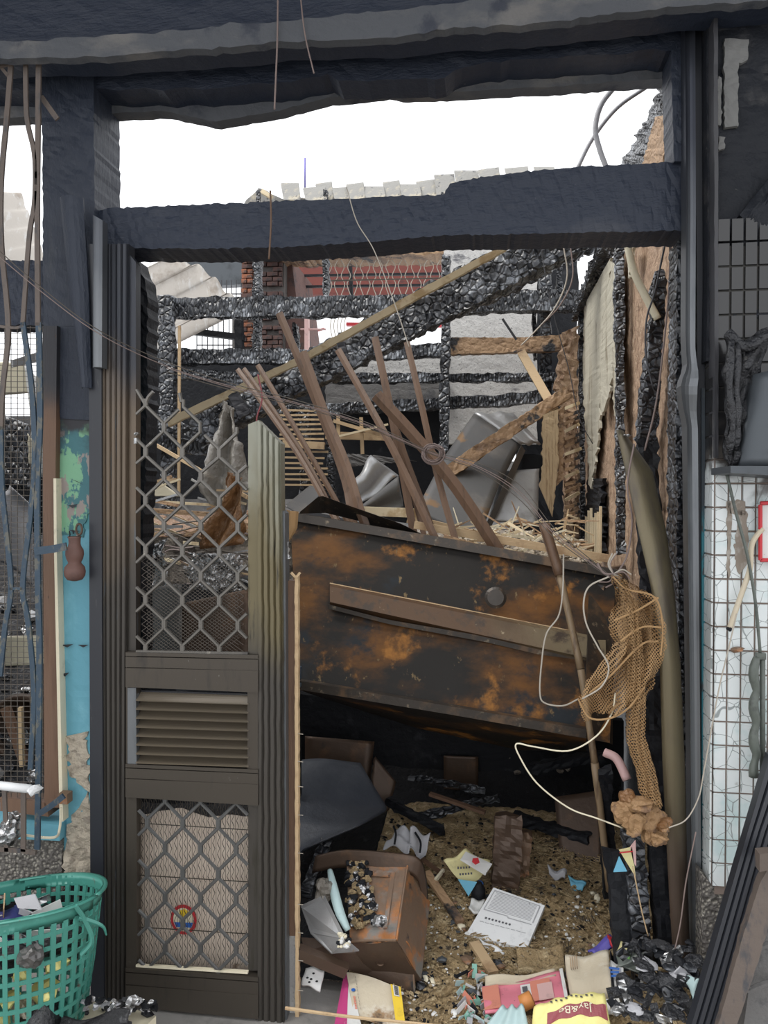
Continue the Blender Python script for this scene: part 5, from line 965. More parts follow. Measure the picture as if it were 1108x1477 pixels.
g.poly(q, (0, 0, -.004)); one('grey_plate', 'grey broken plate with ash rings lying on the tin lid', 'plate', g, 'sheet_light')
g = G(); g.tube([PD(476, 1256, .27), PD(482, 1285, .26), PD(490, 1315, .23), PD(502, 1342, .19)], .014, 8, scale=lambda t: .6+.5*math.sin(t*3)); one('plastic_tube', 'whitish melted plastic tube lying between the plate and the rusty box', 'tube', g, 'aqua', smooth=True)
g = G(); g.chunk(PD(468, 1282, .25), .045, 1, 12, 3); one('plastic_bag', 'crumpled clear plastic bag with a yellow streak at the left of the rusty box', 'bag', g, 'film'); 
g = G(); g.chunk(PD(548, 1328, .21), .018, .5, 2, 2); one('foil_scrap', 'small silver foil scrap on the face of the rusty box', 'foil', g, 'foil')
for i in range(150):
    u, v = rnd(.02, .62), rnd(.02, .86); u *= .55+.45*v; p = on_quad(bt, u, v, .008); g = G(); g.chunk(p, rnd(.006, .016), .8, i+30); mm = random.choice(['char_dark', 'char_dark', 'debris_straw', 'debris_straw', 'foil']); one('crumb', ADJ(mm)+' crumb heaped on the rusty tin box', 'charcoal', g, mm, 'crumbs on the rusty tin box')
for i in range(16):
    g = G(); g.chunk(PD(rnd(485, 505), rnd(1345, 1368), .2), rnd(.005, .011), .8, i+77); one('crumb', 'pale crumb lying on the grey broken plate', 'debris', g, random.choice(['cream', 'char_dark', 'paper_white']), 'crumbs on the grey plate')
board('brown beam end poking out under the tin lid at the left', (430, 1372), (500, 1400), 16, -.02, .0, 'tin_brown', .03)
# white spotted scrap, books left
o, c = quad('small white scrap with burn spots beside the wooden jamb strip', [(441, 1394, .05), (468, 1398, .05), (462, 1428, .02), (434, 1418, .02)], 'paper_white', 'foam_scrap', 'foam sheet')
for u, v in ((.5, .3), (.25, .6), (.45, .62), (.75, .65), (.4, .8)): g = G(); g.lathe(on_quad(c, u, v, .007), [(0, 0), (.004, 0), (.004, .001)], 8); part('burn_spot', o, g, 'char_dark')
bo = root('notebook', 'cream-covered notebook with magenta pages and a yellow band with a bar code', 'book', PD(530, 1450, .02))
q = [PD(500, 1402, .05), PD(578, 1424, .05), PD(585, 1478, .03), PD(510, 1466, .03)]
g = G(); g.sheet(lambda u, v: q[0].lerp(q[1], u).lerp(q[3].lerp(q[2], u), v)+V((0, 0, .006*math.sin(u*4+v*2))), 12, 8, V((0, 0, -.006))); part('cover', bo, g, 'book_burnt')
g = G(); qq = [PD(497, 1402, .03), PD(503, 1404, .04), PD(500, 1490, .02), PD(480, 1490, .01)]; g.hexa(qq, [p+V((0, 0, -.03)) for p in qq]); part('magenta_back', bo, g, 'magenta')
g = G(); qq = [PD(500, 1410, .034), PD(506, 1412, .04), PD(522, 1482, .03), PD(496, 1486, .02)]; g.hexa(qq, [p+V((0, 0, -.025)) for p in qq]); part('pages', bo, g, 'paper_white')
patch(bo, q, (.82, .05, 1.0, .98), 'yellow', 'yellow_band', .009); patch(bo, q, (.86, .08, .96, .36), 'paper_white', 'bar_code_label', .012)
for i in range(9): patch(bo, q, (.88, .1+.028*i, .95, .112+.028*i), 'print_dark', 'bar', .014, k=1)
g = G(); g.lathe(on_quad(q, .08, .45, .008), [(0, 0), (.006, 0), (.006, .002), (0, .002)], 12); part('blue_emblem', bo, g, 'blue')
for i in range(6): patch(bo, q, (.06, .6+.05*i, .10, .63+.05*i), 'salmon', 'lettering', .01, k=1)
for i in range(10): patch(bo, q, (.16, .1+.08*i, .165, .15+.08*i), 'print_dark', 'lettering', .01, k=1)
g = G(); g.tube([P(412, 1454, -.12), P(500, 1466, -.15), P(600, 1476, -.18), P(700, 1486, -.2)], .005, 6, scale=lambda t: 1-.4*t); one('stick', 'long thin light splinter crossing in front of the notebook at the bottom', 'stick', g, 'wood_light')
# pink magazine, burnt book, yellow packet, blue-grey sheet
o, c = quad('pink magazine with a picture panel lying face up at the front of the debris', [(695, 1424, .03), (812, 1400, .05), (820, 1442, .04), (700, 1462, .02)], 'pink', 'magazine', 'magazine', .006, 14, .004)
patch(o, c, (.46, .3, .62, .8), 'paper_white', 'picture', .006); patch(o, c, (.58, .25, .82, .95), 'salmon', 'picture', .008); patch(o, c, (.66, .42, .84, .98), 'pale_pink', 'picture', .010); patch(o, c, (.48, .4, .54, .58), 'print_dark', 'picture', .009); patch(o, c, (.0, .1, .2, .95), 'salmon', 'scorched_corner', .0065); patch(o, c, (.96, .0, 1.0, 1.0), 'paper_white', 'white_margin', .0075)
quad('charred edge of paper stack behind the pink magazine', [(700, 1412, .03), (800, 1402, .04), (802, 1410, .04), (700, 1424, .03)], 'book_burnt', 'paper_stack', 'paper', .012, 12, .006)
g = G(); g.tube([PD(752, 1448, .07), PD(768, 1440, .08)], .02, 10); one('orange_roll', 'small orange-brown crumpled ball on the pink magazine', 'wrapper', g, 'orange', smooth=True)
o, c = quad('thick warped burnt book with cream pages and black edges', [(815, 1380, .09), (878, 1372, .12), (882, 1428, .07), (822, 1436, .04)], 'book_burnt', 'burnt_book', 'book', .03, 14, .006)
g = G(); g.sheet(lambda u, v: on_quad(c, 1.0, u, .003)+V((.004+.010*v, 0, -.028*v)), 12, 3, V((.003, 0, 0))); part('charred_edge', o, g, 'char_dark')
for i in range(4): patch(o, c, (.12+.05*i, .05, .135+.05*i, .4), 'wood_scorch', 'stain', .006, k=3)
g = G(); q = [PD(770, 1452, .10), PD(872, 1432, .12), PD(885, 1500, .08), PD(765, 1500, .07)]
g.sheet(lambda u, v: q[0].lerp(q[1], u).lerp(q[3].lerp(q[2], u), v)+V((0, 0, .012*math.sin(u*3.1)+.003*math.sin(u*25+v*9))), 20, 10, V((0, 0, -.012)))
pk = one('yellow_packet', 'yellow wrapper with a maroon band and cream lettering at the bottom edge', 'packet', g, 'pack_yellow', smooth=True)
def pkp(u, v, h): return q[0].lerp(q[1], u).lerp(q[3].lerp(q[2], u), v)+V((0, 0, .012*math.sin(u*3.1)+.003*math.sin(u*25+v*9)+h))
g = G(); g.sheet(lambda a, b: pkp(.2+.78*a, .30+.30*b-.10*math.sin(a*3.1)+.08*(1-a), .002), 20, 5, V((0, 0, -.001))); bd = part('maroon_band', pk, g, 'maroon')
cu = bpy.data.curves.new('lettering', 'FONT'); cu.body = 'Jay&Be'; cu.size = 1; tO = bpy.data.objects.new('t', cu); COL.objects.link(tO); bpy.context.view_layer.update(); me = bpy.data.meshes.new_from_object(tO); bpy.data.objects.remove(tO)
vv = [v.co.copy() for v in me.vertices]; X1 = max(v.x for v in vv)
def fold(v): a = .76-(v.x/X1)*.56; b = .34+.2*((v.y+.1)/.9); u = .2+.78*a; return pkp(u, b-.10*math.sin(a*3.1)+.08*(1-a), .004)
g = G(); g.add([fold(v) for v in vv], [tuple(p.vertices) for p in me.polygons]); part('lettering', pk, g, 'cream', 'cream letters on the maroon band, upside down')
for i in range(9): g = G(); g.box(pkp(.25+.07*i, .12-.04*math.sin(i*.35), .004), (.006, .005, .001)); part('printed_mark', pk, g, 'print_dark')
g = G(); q2 = [PD(722, 1452, .08), PD(756, 1450, .09), PD(765, 1490, .08), PD(690, 1492, .06)]
g.sheet(lambda u, v: q2[0].lerp(q2[1], u).lerp(q2[3].lerp(q2[2], u), v)+V((0, 0, .006*math.sin(u*16))), 24, 8, V((0, 0, -.003))); one('ribbed_sheet', 'pale grey-green ribbed plastic sheet at the bottom edge, left of the yellow packet', 'plastic sheet', g, 'aqua', smooth=True)
quad('violet and white torn packet behind the thick burnt book', [(848, 1370, .1), (880, 1345, .13), (888, 1362, .12), (860, 1378, .1)], 'violet', 'packet', 'packet'); quad('red and cream torn packet above the burnt book', [(876, 1348, .14), (896, 1350, .15), (892, 1366, .13), (880, 1362, .13)], 'red', 'packet', 'packet')
quad('yellow-green printed scrap beside the burnt heap', [(888, 1358, .14), (916, 1362, .15), (910, 1384, .12), (890, 1380, .12)], 'paper_yellow', 'paper_scrap', 'paper'); quad('thin green strip beside the yellow-green scrap', [(905, 1364, .16), (911, 1364, .16), (908, 1384, .14), (902, 1384, .14)], 'green', 'paper_scrap', 'paper')
o, c = quad('white carton with blue stripes between the burnt book and the black heap', [(880, 1388, .1), (900, 1392, .11), (896, 1445, .05), (868, 1458, .03)], 'paper_white', 'carton', 'carton', .02)
for i in range(3): patch(o, c, (.15, .12+.09*i, .9, .17+.09*i), 'blue', 'blue_stripe', .007, k=3)
for i in range(4): patch(o, c, (.3+.15*i, .7, .36+.15*i, .73), 'print_dark', 'lettering', .007, k=1)
# burnt melted heap bottom right
g = G(); g.sheet(lambda u, v: V((.33+.36*u, -.34+.42*v, .02+.30*math.sin(min(1, u*1.3)*1.57)*math.exp(-((v-.62)/.4)**2)*(1-.35*u)+.035*noise.noise(V((u*9, v*9, 3)))+.03*noise.noise(V((u*22, v*22, 3))))), 60, 60, V((0, 0, -.04)))
one('burnt_heap', 'grey and black heap of burnt shreds at the foot of the right door post', 'debris heap', g, 'ash', kind='stuff')
BH = lambda px, py, Y: P(px, py, Y)
for i in range(70):
    px, py = rnd(885, 1005), rnd(1360, 1470); Y = -.12-.14*(py-1360)/110; p = P(px, py, Y); g = G(); d = V((rnd(-1, 1), rnd(-.4, .2), rnd(-1, 1))).normalized()*rnd(.012, .04)
    if i % 3: g.chunk(p, rnd(.01, .028), .5, i+200, 2)
    else: g.bar(p-d, p+d, rnd(.01, .03), .004)
    mt = random.choice(['char_dark', 'melt', 'foil', 'paper_grey', 'ash', 'melt', 'char_v', 'mint' if i % 7 == 0 else 'melt'])
    one('burnt_shred', ADJ(mt)+' burnt shred in the heap at the foot of the right door post', 'scrap', g, mt, 'burnt shreds at the right door post')
for lab, A, B, m in [('black charred wedge of board sticking up in the burnt heap', [(888, 1410, -.2), (900, 1470, -.2)], [(915, 1412, -.2), (912, 1450, -.22)], 'melt'), ('dark curved shard leaning in the burnt heap by the packets', [(908, 1362, -.12), (938, 1412, -.18)], [(916, 1360, -.12), (946, 1404, -.18)], 'melt'),
                     ('black bent plate at the back of the burnt heap', [(890, 1378, -.12), (888, 1400, -.14)], [(928, 1372, -.12), (930, 1400, -.14)], 'green_dark'), ('charred folded sheet at the right of the burnt heap', [(965, 1370, -.15), (1000, 1440, -.2)], [(985, 1380, -.14), (1008, 1400, -.18)], 'char_dark'),
                     ('pale blue and white scrap in the burnt heap by the teal edge', [(990, 1412, -.2), (1000, 1450, -.22)], [(1008, 1408, -.2), (1010, 1440, -.22)], 'aqua'), ('pink and cream scrap at the right foot of the burnt heap', [(1000, 1440, -.22), (1004, 1480, -.24)], [(1014, 1436, -.22), (1018, 1480, -.24)], 'pale_pink')]:
    sheet(lab, A, B, m, cv=lambda u, v: V((0, .01*math.sin(u*7+v*5), 0)), jag=2, name='shard', cat='scrap')
# loose crumbs over the straw
g = G()
for i in range(2600):
    x, y = rnd(-.36, .6), rnd(-.2, .95); p = V((x, y, D(x, y)+.008)); 
    if i % 4: g.chunk(p, rnd(.003, .009), .6) if i % 8 else g.chunk(p, rnd(.008, .016), .6)
    else: a = rnd(0, 6.28); d = V((math.cos(a), math.sin(a), rnd(-.1, .2)))*rnd(.01, .03); g.bar(p-d, p+d, .003, .002)
for i in range(2600):
    x, y = rnd(-.3, .6), rnd(-.2, .95)
    if noise.noise(V((x*7, y*7, 4))) < -.05: continue
    a = rnd(-.6, 1.2)+3*noise.noise(V((x*4, y*4, 1))); p = V((x, y, D(x, y)+.012)); d = V((math.cos(a), math.sin(a), rnd(-.15, .25)))*rnd(.01, .035); g.bar(p-d, p+d, .0035, .002, w1=.001)
one('loose_crumbs', 'fine straw, chips and crumbs scattered over the doorway floor', 'crumbs', g, 'debris_straw', kind='stuff')
g = G()
for i in range(700): x, y = rnd(-.38, .6), rnd(-.2, 1.1); g.chunk((x, y, D(x, y)+.006), rnd(.002, .009)*(1.6 if i % 9 == 0 else 1), .5)
one('charcoal_crumbs', 'fine black charcoal crumbs over the doorway floor', 'crumbs', g, 'char_dark', kind='stuff')
g = G()
for i in range(420): x, y = rnd(-.3, .6), rnd(-.22, .5); g.chunk((x, y, D(x, y)+.01), rnd(.003, .007), .6)
one('pale_crumbs', 'tiny pale flakes over the doorway floor', 'crumbs', g, 'paper_white', kind='stuff')
for i in range(90):
    px, py = rnd(600, 905), rnd(1260, 1470); p = PD(px, py, .012); g = G(); m = random.choice(['char_dark', 'char_v', 'gunmetal', 'debris_straw', 'debris_straw', 'paper_white', 'tin_rust', 'cream', 'debris_straw']); g.chunk(p, rnd(.008, .022), .5, i+400)
    one('debris_lump', 'small '+ADJ(m)+' lump lying on the straw debris in the doorway', 'debris', g, m, 'loose lumps on the straw debris')
for i in range(60):
    px, py = rnd(660, 720), rnd(1400, 1475); p = PD(px, py, .02); g = G(); d = V((rnd(-1, 1), rnd(-1, 1), rnd(-.3, .3))).normalized()*rnd(.008, .02); g.bar(p-d, p+d, rnd(.006, .018), .002); mm = random.choice(['paper_white', 'mint', 'salmon', 'paper_grey', 'paper_white', 'char_dark', 'aqua'])
    one('paper_scrap', 'tiny '+ADJ(mm)+' paper shred heaped left of the pink magazine', 'paper', g, mm, 'paper shreds left of the pink magazine')
g = G(); g.chunk(PD(638, 1384, .02), .026, .5, 31, 2); one('slate_piece', 'flat grey slate-like lump on the straw left of the grooved slat', 'stone', g, 'gunmetal')
# ================================================================ DARK SPACE UNDER THE TANK
g = G(); A = [PX(428, 1115, -.36)] 
def tp_(u, v):
    a = edge_at([(400, 1105, .95), (400, 1165, .75), (400, 1235, .55)], u); b = edge_at([(520, 1095, 1.0), (560, 1160, .85), (520, 1185, .62), (440, 1228, .5)], u)
    return P(a[0]+(b[0]-a[0])*v, a[1]+(b[1]-a[1])*v, a[2]+(b[2]-a[2])*v)+V((0, 0, .02*math.sin(v*4+u*3)))
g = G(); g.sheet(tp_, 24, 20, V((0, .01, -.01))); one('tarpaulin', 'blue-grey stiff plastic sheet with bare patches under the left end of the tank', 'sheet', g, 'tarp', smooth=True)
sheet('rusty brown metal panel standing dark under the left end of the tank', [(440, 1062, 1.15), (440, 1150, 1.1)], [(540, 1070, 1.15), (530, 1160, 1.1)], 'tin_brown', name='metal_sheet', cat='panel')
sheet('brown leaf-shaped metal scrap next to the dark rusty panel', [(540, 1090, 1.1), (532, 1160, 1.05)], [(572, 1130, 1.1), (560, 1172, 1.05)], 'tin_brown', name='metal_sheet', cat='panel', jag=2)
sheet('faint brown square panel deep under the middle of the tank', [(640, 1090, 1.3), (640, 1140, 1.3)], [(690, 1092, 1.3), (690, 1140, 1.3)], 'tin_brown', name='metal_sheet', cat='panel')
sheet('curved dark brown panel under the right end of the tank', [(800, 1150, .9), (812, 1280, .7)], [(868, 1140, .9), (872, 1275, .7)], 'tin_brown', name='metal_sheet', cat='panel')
g = G(); strip([(420, 990), (420, 1190)], [(900, 1040), (900, 1220)], 1.35, .05, 10, 6); one('dark_backing', 'black sheet added to darken the space behind the tank', 'board', g, 'char_dark')  # added black sheet that makes the cavity under the tank dark
for i, (a, b, w_) in enumerate([((560, 1155, 1.0), (640, 1200, .8), .04), ((600, 1180, .9), (720, 1150, 1.0), .035), ((740, 1180, .9), (850, 1210, .8), .05), ((470, 1215, .6), (440, 1290, .4), .05), ((760, 1110, 1.1), (870, 1090, 1.1), .05), ((590, 1120, 1.1), (700, 1140, 1.1), .03)]):
    g = G(); g.rough(P(*a), P(*b), w_, w_, .006, 28, .02, 3); one('charred_stick', ['charred stick beyond the crumpled white paper under the tank', 'charred stick lying just behind the printed card in the dark', 'thick charred stick lying behind the wood blocks', 'charred stick end by the wooden jamb strip, left of the rusty box', 'charred stick deep under the right end of the tank', 'thin charred stick deep under the middle of the tank'][i], 'stick', g, 'char_v' if i % 2 else 'char_dark', 'charred sticks under the tank')
g = G(); g.rough(PD(880, 1290, .05), P(872, 1110, .35), .05, .05, .005, 30, .02, 3); one('charred_post', 'charred round post behind the foot of the bamboo pole', 'post', g, 'char_dark')
g = G(); g.rough(P(905, 1345, .02)+V((0, 0, -.1)), P(885, 1225, .12), .07, .06, .006, 30, .02, 3); one('charred_post', 'short charred post leaning under the coloured flags', 'post', g, 'char_dark')
g = G(); g.rough(P(932, 1400, .02)+V((0, 0, -.1)), P(912, 1200, .06), .06, .06, .005, 30, .02, 3); one('charred_post', 'tall black post below the hanging net', 'post', g, 'char_v')
g = G(); g.rough(P(962, 1420, .04)+V((0, 0, -.05)), P(945, 1180, .04), .05, .06, .005, 30, .02, 3); one('charred_post', 'black post close beside the curled bronze strip', 'post', g, 'char_dark')
fp = root('paper_flags', 'folded printed paper, pale blue, yellow and pink, stuck on the charred post', 'paper', P(902, 1285, -.03))
for A, B, m, nm in [([(885, 1258), (893, 1236)], [(905, 1257), (894, 1236)], 'sky_blue', 'blue_leaf'), ([(893, 1226), (915, 1262)], [(912, 1222), (917, 1264)], 'paper_yellow', 'yellow_leaf'), ([(909, 1222), (914, 1245)], [(917, 1212), (918, 1250)], 'pale_pink', 'pink_leaf')]:
    g = G(); strip(A, B, -.03, .003, 6, 4); part(nm, fp, g, m)
g = G(); g.bar(P(894, 1230, -.035), P(913, 1228, -.035), .003, .002); part('red_line', fp, g, 'red')
g = G(); g.tube([P(872, 1085, .3), P(890, 1095, .28), P(905, 1125, .25)], .014, 8); one('pink_pipe', 'dull pink pipe end sticking out behind the net at the right', 'pipe', g, 'pale_pink', smooth=True)
# ================================================================ CURLED BRONZE STRIP
g = G()
A = [(889, 620, .05), (905, 690, .0), (922, 770, -.03), (940, 850, -.05), (952, 950, -.06), (956, 1100, -.06), (966, 1300, -.06), (975, 1440, -.06)]
B = [(900, 622, .08), (942, 680, .05), (962, 770, .02), (974, 860, 0), (982, 960, -.02), (988, 1100, -.03), (993, 1300, -.03), (998, 1440, -.03)]
strip(A, B, 0, .004, 80, 8, g=g, curve=lambda u, v: V((0, -.02*math.sin(v*3.14), 0))); cs = one('curled_strip', 'long bronze metal door strip curled away from the right post, bent tip at the top', 'metal strip', g, 'stile_olive', smooth=True)
MATS['strip_m'] = mat('strip_bronze', (.15, .125, .075), .38, metal=.45, layers=[('noise', 3, (3, 3, .6), 7, .5, .7, (.09, .075, .06)), ('z', 4, None, .4, 1.0, .7, (.085, .06, .045))], bump=[('noise', 60, (4, 4, .4), .2, .003)], coord='World'); cs.data.materials[0] = MATS['strip_m']
g = G(); g.chunk(P(905, 628, .03), .016, .4, 3, 2); part('melted_tip', cs, g, 'foil')
# ================================================================ HANGING NET
net_m = mat('net', (.33, .2, .09), .8, layers=[('noise', 9, None, 6, .5, .7, (.2, .12, .055))])
N_ = net_m.node_tree.nodes; L_ = net_m.node_tree.links; b_ = N_['Principled BSDF']
tcx = N_.new('ShaderNodeTexCoord'); outs = []
for rot in (.6, -.7):
    mp = N_.new('ShaderNodeMapping'); mp.inputs['Rotation'].default_value = (0, rot, 0); wv = N_.new('ShaderNodeTexWave'); wv.inputs['Scale'].default_value = 55; wv.inputs['Distortion'].default_value = 2
    L_.new(tcx.outputs['Object'], mp.inputs[0]); L_.new(mp.outputs[0], wv.inputs[0]); r = N_.new('ShaderNodeMath'); r.operation = 'GREATER_THAN'; r.inputs[1].default_value = .74; L_.new(wv.outputs['Fac'], r.inputs[0]); outs.append(r.outputs[0])
mxm = N_.new('ShaderNodeMath'); mxm.operation = 'MAXIMUM'; L_.new(outs[0], mxm.inputs[0]); L_.new(outs[1], mxm.inputs[1]); L_.new(mxm.outputs[0], b_.inputs['Alpha']); MATS['net'] = net_m
nt_ = root('hanging_net', 'brown plastic netting bag hanging from the twine knot, twisted and melted at its foot', 'net bag', P(930, 1215, -.1))
NY = -.10
g = G(); strip([(884, 832), (890, 870), (880, 892), (882, 922), (892, 928), (872, 952), (848, 975), (832, 1003), (842, 1040)], [(896, 830), (925, 850), (946, 860), (956, 900), (955, 940), (946, 975), (934, 990), (930, 1012), (905, 1022)], NY, .0015, 50, 30, 0, 1, 2, curve=lambda u, v: V((0, .03*math.sin(v*9+u*5)+.012*math.sin(v*23-u*11), 0)), g=g); part('bag_front', nt_, g, 'net', smooth=True)
g = G(); strip([(892, 860), (895, 930), (885, 980), (870, 1030)], [(940, 870), (950, 930), (942, 985), (925, 1018)], NY+.05, .0015, 40, 20, 0, 1, 2, curve=lambda u, v: V((0, .02*math.sin(v*12+u*7), 0)), g=g); part('bag_back', nt_, g, 'net', smooth=True)
g = G(); strip([(893, 835), (898, 880), (905, 960), (906, 1020), (904, 1070), (918, 1110), (926, 1150)], [(903, 835), (922, 880), (930, 960), (933, 1020), (930, 1060), (944, 1105), (958, 1165)], NY-.01, .02, 60, 16, .004, 40, 1, curve=lambda u, v: V((0, -.03*math.sin(v*3.14)+.008*math.sin(v*20+u*14), 0)), g=g); part('twisted_column', nt_, g, 'net', smooth=True)
g = G(); strip([(912, 880), (914, 960), (912, 1040), (924, 1110), (935, 1150)], [(917, 880), (922, 960), (922, 1040), (934, 1110), (945, 1150)], NY+.005, .006, 50, 6, .002, 40, 1, g=g); part('inner_fold', nt_, g, 'net_solid')
for i, (px, py, r) in enumerate([(905, 1150, .03), (900, 1172, .032), (922, 1160, .03), (940, 1182, .035), (955, 1188, .026), (915, 1188, .032), (935, 1202, .026), (950, 1208, .02)]):
    g = G(); g.chunk(P(px, py, NY-.01*(i % 3)), r, 1, i+3, 3); part('melted_lump', nt_, g, 'net_solid' if i % 4 else 'film_brown', smooth=False)
for i, pts in enumerate([[(886, 895), (920, 880), (950, 862)], [(895, 925), (925, 905), (954, 905)], [(850, 1000), (880, 975), (925, 930), (950, 925)], [(834, 1008), (850, 1035), (880, 1036), (908, 1020), (930, 990)], [(884, 832), (905, 850), (945, 862), (956, 905), (953, 945)]]):
    g = G(); g.tube([P(a, b, NY-.035) for a, b in pts], .0025, 5); part('fold_cord', nt_, g, 'mesh_net')
# ================================================================ CORDS, WIRES, CONDUITS
def cord(lab, pts, r, m, Y=0., name='wire', cat='wire', par=None):
    g = G(); g.tube([PP(p, Y) for p in pts], r, 6, k=len(pts)*6); return one(name, lab, cat, g, m, smooth=True)
cord('pale cord looping left in front of the tank end', [(813, 800, .1), (812, 850), (806, 888), (788, 915), (781, 960), (779, 1000), (786, 1014), (812, 1018), (835, 1008)], .0022, 'wire_light', -.02, 'cord', 'cord')
cord('pale cord looping from the knot down behind the net', [(878, 832), (850, 846), (842, 870), (846, 900), (862, 932), (878, 962), (868, 990), (840, 1008)], .0022, 'wire_light', -.14, 'cord', 'cord')
cord('long pale cord making a sharp loop under the tank', [(888, 1000, -.1), (882, 1030), (860, 1062), (820, 1083), (770, 1077), (745, 1073), (750, 1092), (775, 1130), (820, 1165), (860, 1180), (898, 1194)], .0022, 'cream', -.1, 'cord', 'cord')
cord('pale cord running from the net foot up over the white tiles', [(965, 1194), (990, 1182), (1008, 1150), (1016, 1110), (1036, 1000), (1050, 940), (1063, 885)], .0018, 'wire_light', -.16, 'cord', 'cord')
cord('thin cord hanging from the tiles down to the burnt heap', [(1004, 1200), (990, 1270), (982, 1330), (974, 1368)], .0018, 'wire_pink', -.16, 'cord', 'cord')
cord('thin string hanging below the coloured flags', [(913, 1250), (925, 1310), (935, 1350)], .0018, 'wood_light', -.06, 'cord', 'cord')
tw = root('twine_bundle', 'long twisted brown wires drooping across the whole doorway with a tangled knot', 'wire bundle', P(625, 660, .3))
for k in range(4):
    o_ = (0, 6, 14, 9)[k]; g = G()
    g.tube([P(-20, 345+o_*1.5, -.18), P(60, 415+o_, -.18), P(145, 478+o_*.8, -.16), P(240, 522+o_, .0), P(330, 552+o_*.7, .1), P(430, 578+o_*.6, .2), P(520, 606+o_*.5, .3), P(580, 632+o_*.4, .35), P(625, 652+o_*.3, .4), P(690, 668+o_*.8, .4), P(750, 700+o_*1.5, .4), P(800, 762+o_, .3), P(880, 830+o_*.3, .05)][(0 if k < 2 else 3):], .0014, 5, k=70); part('strand', tw, g, 'wire_pink' if k % 2 else 'wire')
for i in range(7):
    g = G(); c = P(625, 655, .4); rr = rnd(.018, .04); ph = rnd(0, 3); g.tube([c+V((rr*math.cos(a*.9+ph), rnd(-.02, .02), rr*.9*math.sin(a*.9+ph))) for a in range(8)], .0022, 5); part('knot_loop', tw, g, 'wire_pink')
kn = root('twine_knot', 'frayed twine knot where the net hangs at the right end of the tank', 'knot', P(885, 835, -.05))
for i in range(14): g = G(); a = rnd(0, 6.28); g.tube([P(885, 828, -.06), P(885+14*math.cos(a), 826+14*math.sin(a), -.06), P(885+26*math.cos(a+.5), 824+26*math.sin(a+.5), -.06)], .002, 5); part('strand', kn, g, 'wire_light' if i % 2 else 'wire_pink')
cord('pinkish wire rising from the knot past the pulp wall', [(890, 828), (905, 800), (912, 750), (905, 700), (915, 640)], .0025, 'wire_pink', .0)
cord('dark wire hanging in a curve on the bare pulp board', [(960, 350), (945, 420), (933, 460), (932, 510), (942, 560)], .003, 'wire_black', .3); cord('brown wire down the black stud', [(968, 350), (964, 430), (955, 520), (945, 590), (930, 650)], .003, 'wire_pink', .3)
cord('second brown wire beside the black stud', [(966, 350), (968, 400), (976, 440)], .002, 'wire_black', .3)
cord('white wire hanging under the lintel near the corner', [(812, 350), (818, 400), (800, 445), (770, 480), (752, 498)], .003, 'wire_light', 1.2); cord('pink wire hanging beside the white one under the lintel', [(822, 348), (826, 400), (808, 440), (780, 470)], .003, 'wire_pink', 1.2)
cord('thin dark wire across the wall corner', [(778, 345), (795, 440), (820, 530), (835, 600), (855, 640)], .002, 'wire_black', 1.2)
cord('grey conduit looping in the sky gap, left curve', [(895, 116), (868, 150), (859, 185), (865, 215), (876, 245)], .009, 'paper_grey', .5, 'conduit', 'conduit'); cord('grey conduit crossing the sky gap from the right corner', [(935, 124), (890, 156), (855, 200), (832, 245)], .007, 'paper_grey', .55, 'conduit', 'conduit')
cord('pale green conduit hanging on the pulp board below the lintel', [(904, 345), (914, 390), (930, 425), (949, 460)], .013, 'cream', .45, 'conduit', 'conduit')
cord('rusty wire hanging from the top beam in front of the sky, left', [(401, -10), (400, 60), (398, 110), (396, 158)], .0025, 'wire_pink', -.2); cord('short wire hanging from the ledge strip at the top', [(433, -10), (440, 50), (453, 106)], .002, 'wire_pink', -.2)
cord('brown wire hanging straight in front of the lintel', [(390, 275), (391, 320), (388, 374)], .0028, 'wood_stick', -.03); cord('grey thread slanting over the lintel', [(500, 270), (515, 320), (540, 362), (570, 440), (590, 500)], .0015, 'wire_light', -.03)
cord('thin blue antenna rod rising above the tiled roof', [(440, 228), (440, 272)], .006, 'violet', 3.4, 'antenna', 'antenna')
cord('red-brown wire hanging in a bow beside the leftmost sticks', [(372, 540), (378, 575), (370, 610), (385, 645), (388, 662)], .0028, 'maroon', .4)
# ================================================================ RIGHT EDGE THINGS
ap = root('melted_fan_box', 'melted black plastic box with a grey body on the wall above the white tiles', 'appliance', P(1085, 690, -.2))
g = G(); strip([(1088, 540, -.2), (1080, 600, -.22), (1070, 672, -.22)], [(1180, 520, -.2), (1180, 600, -.22), (1180, 672, -.22)], th=.1, n=12, m=6, g=g, curve=lambda u, v: V((0, -.03*math.sin(v*3), 0))); part('grey_body', ap, g, 'gunmetal', smooth=True)
g = G(); strip([(1054, 672), (1054, 682)], [(1180, 672), (1180, 690)], -.25, .15, 6, 4, g=g); part('bottom_tray', ap, g, 'gunmetal')
g = G(); g.sheet(lambda u, v: P(1050+(62-34*u)*v+8*noise.noise(V((u*5, v*4, 0))), 482+180*u+10*math.sin(v*5), -.16-.07*v*(1-v)*2-.03*noise.noise(V((u*7, v*9, 1)))), 40, 16, V((0, .03, 0))); part('melted_cover', ap, g, 'melt', smooth=True)
for i in range(2):
    g = G(); x = 1056+i*9; g.tube([P(x, 490+i*3, -.2), P(x-3+i, 560, -.22), P(x+2-i*2, 610, -.22), P(x-4, 655-i*6, -.2)], .009, 6, scale=lambda t: .7+.5*math.sin(t*9)**2); part('melted_drip', ap, g, 'melt', smooth=True)
g = G(); g.tube([P(1050, 480, -.18), P(1075, 500, -.2), P(1108, 484, -.2), P(1140, 480, -.2)], .013, 7); part('melted_top', ap, g, 'melt', smooth=True)
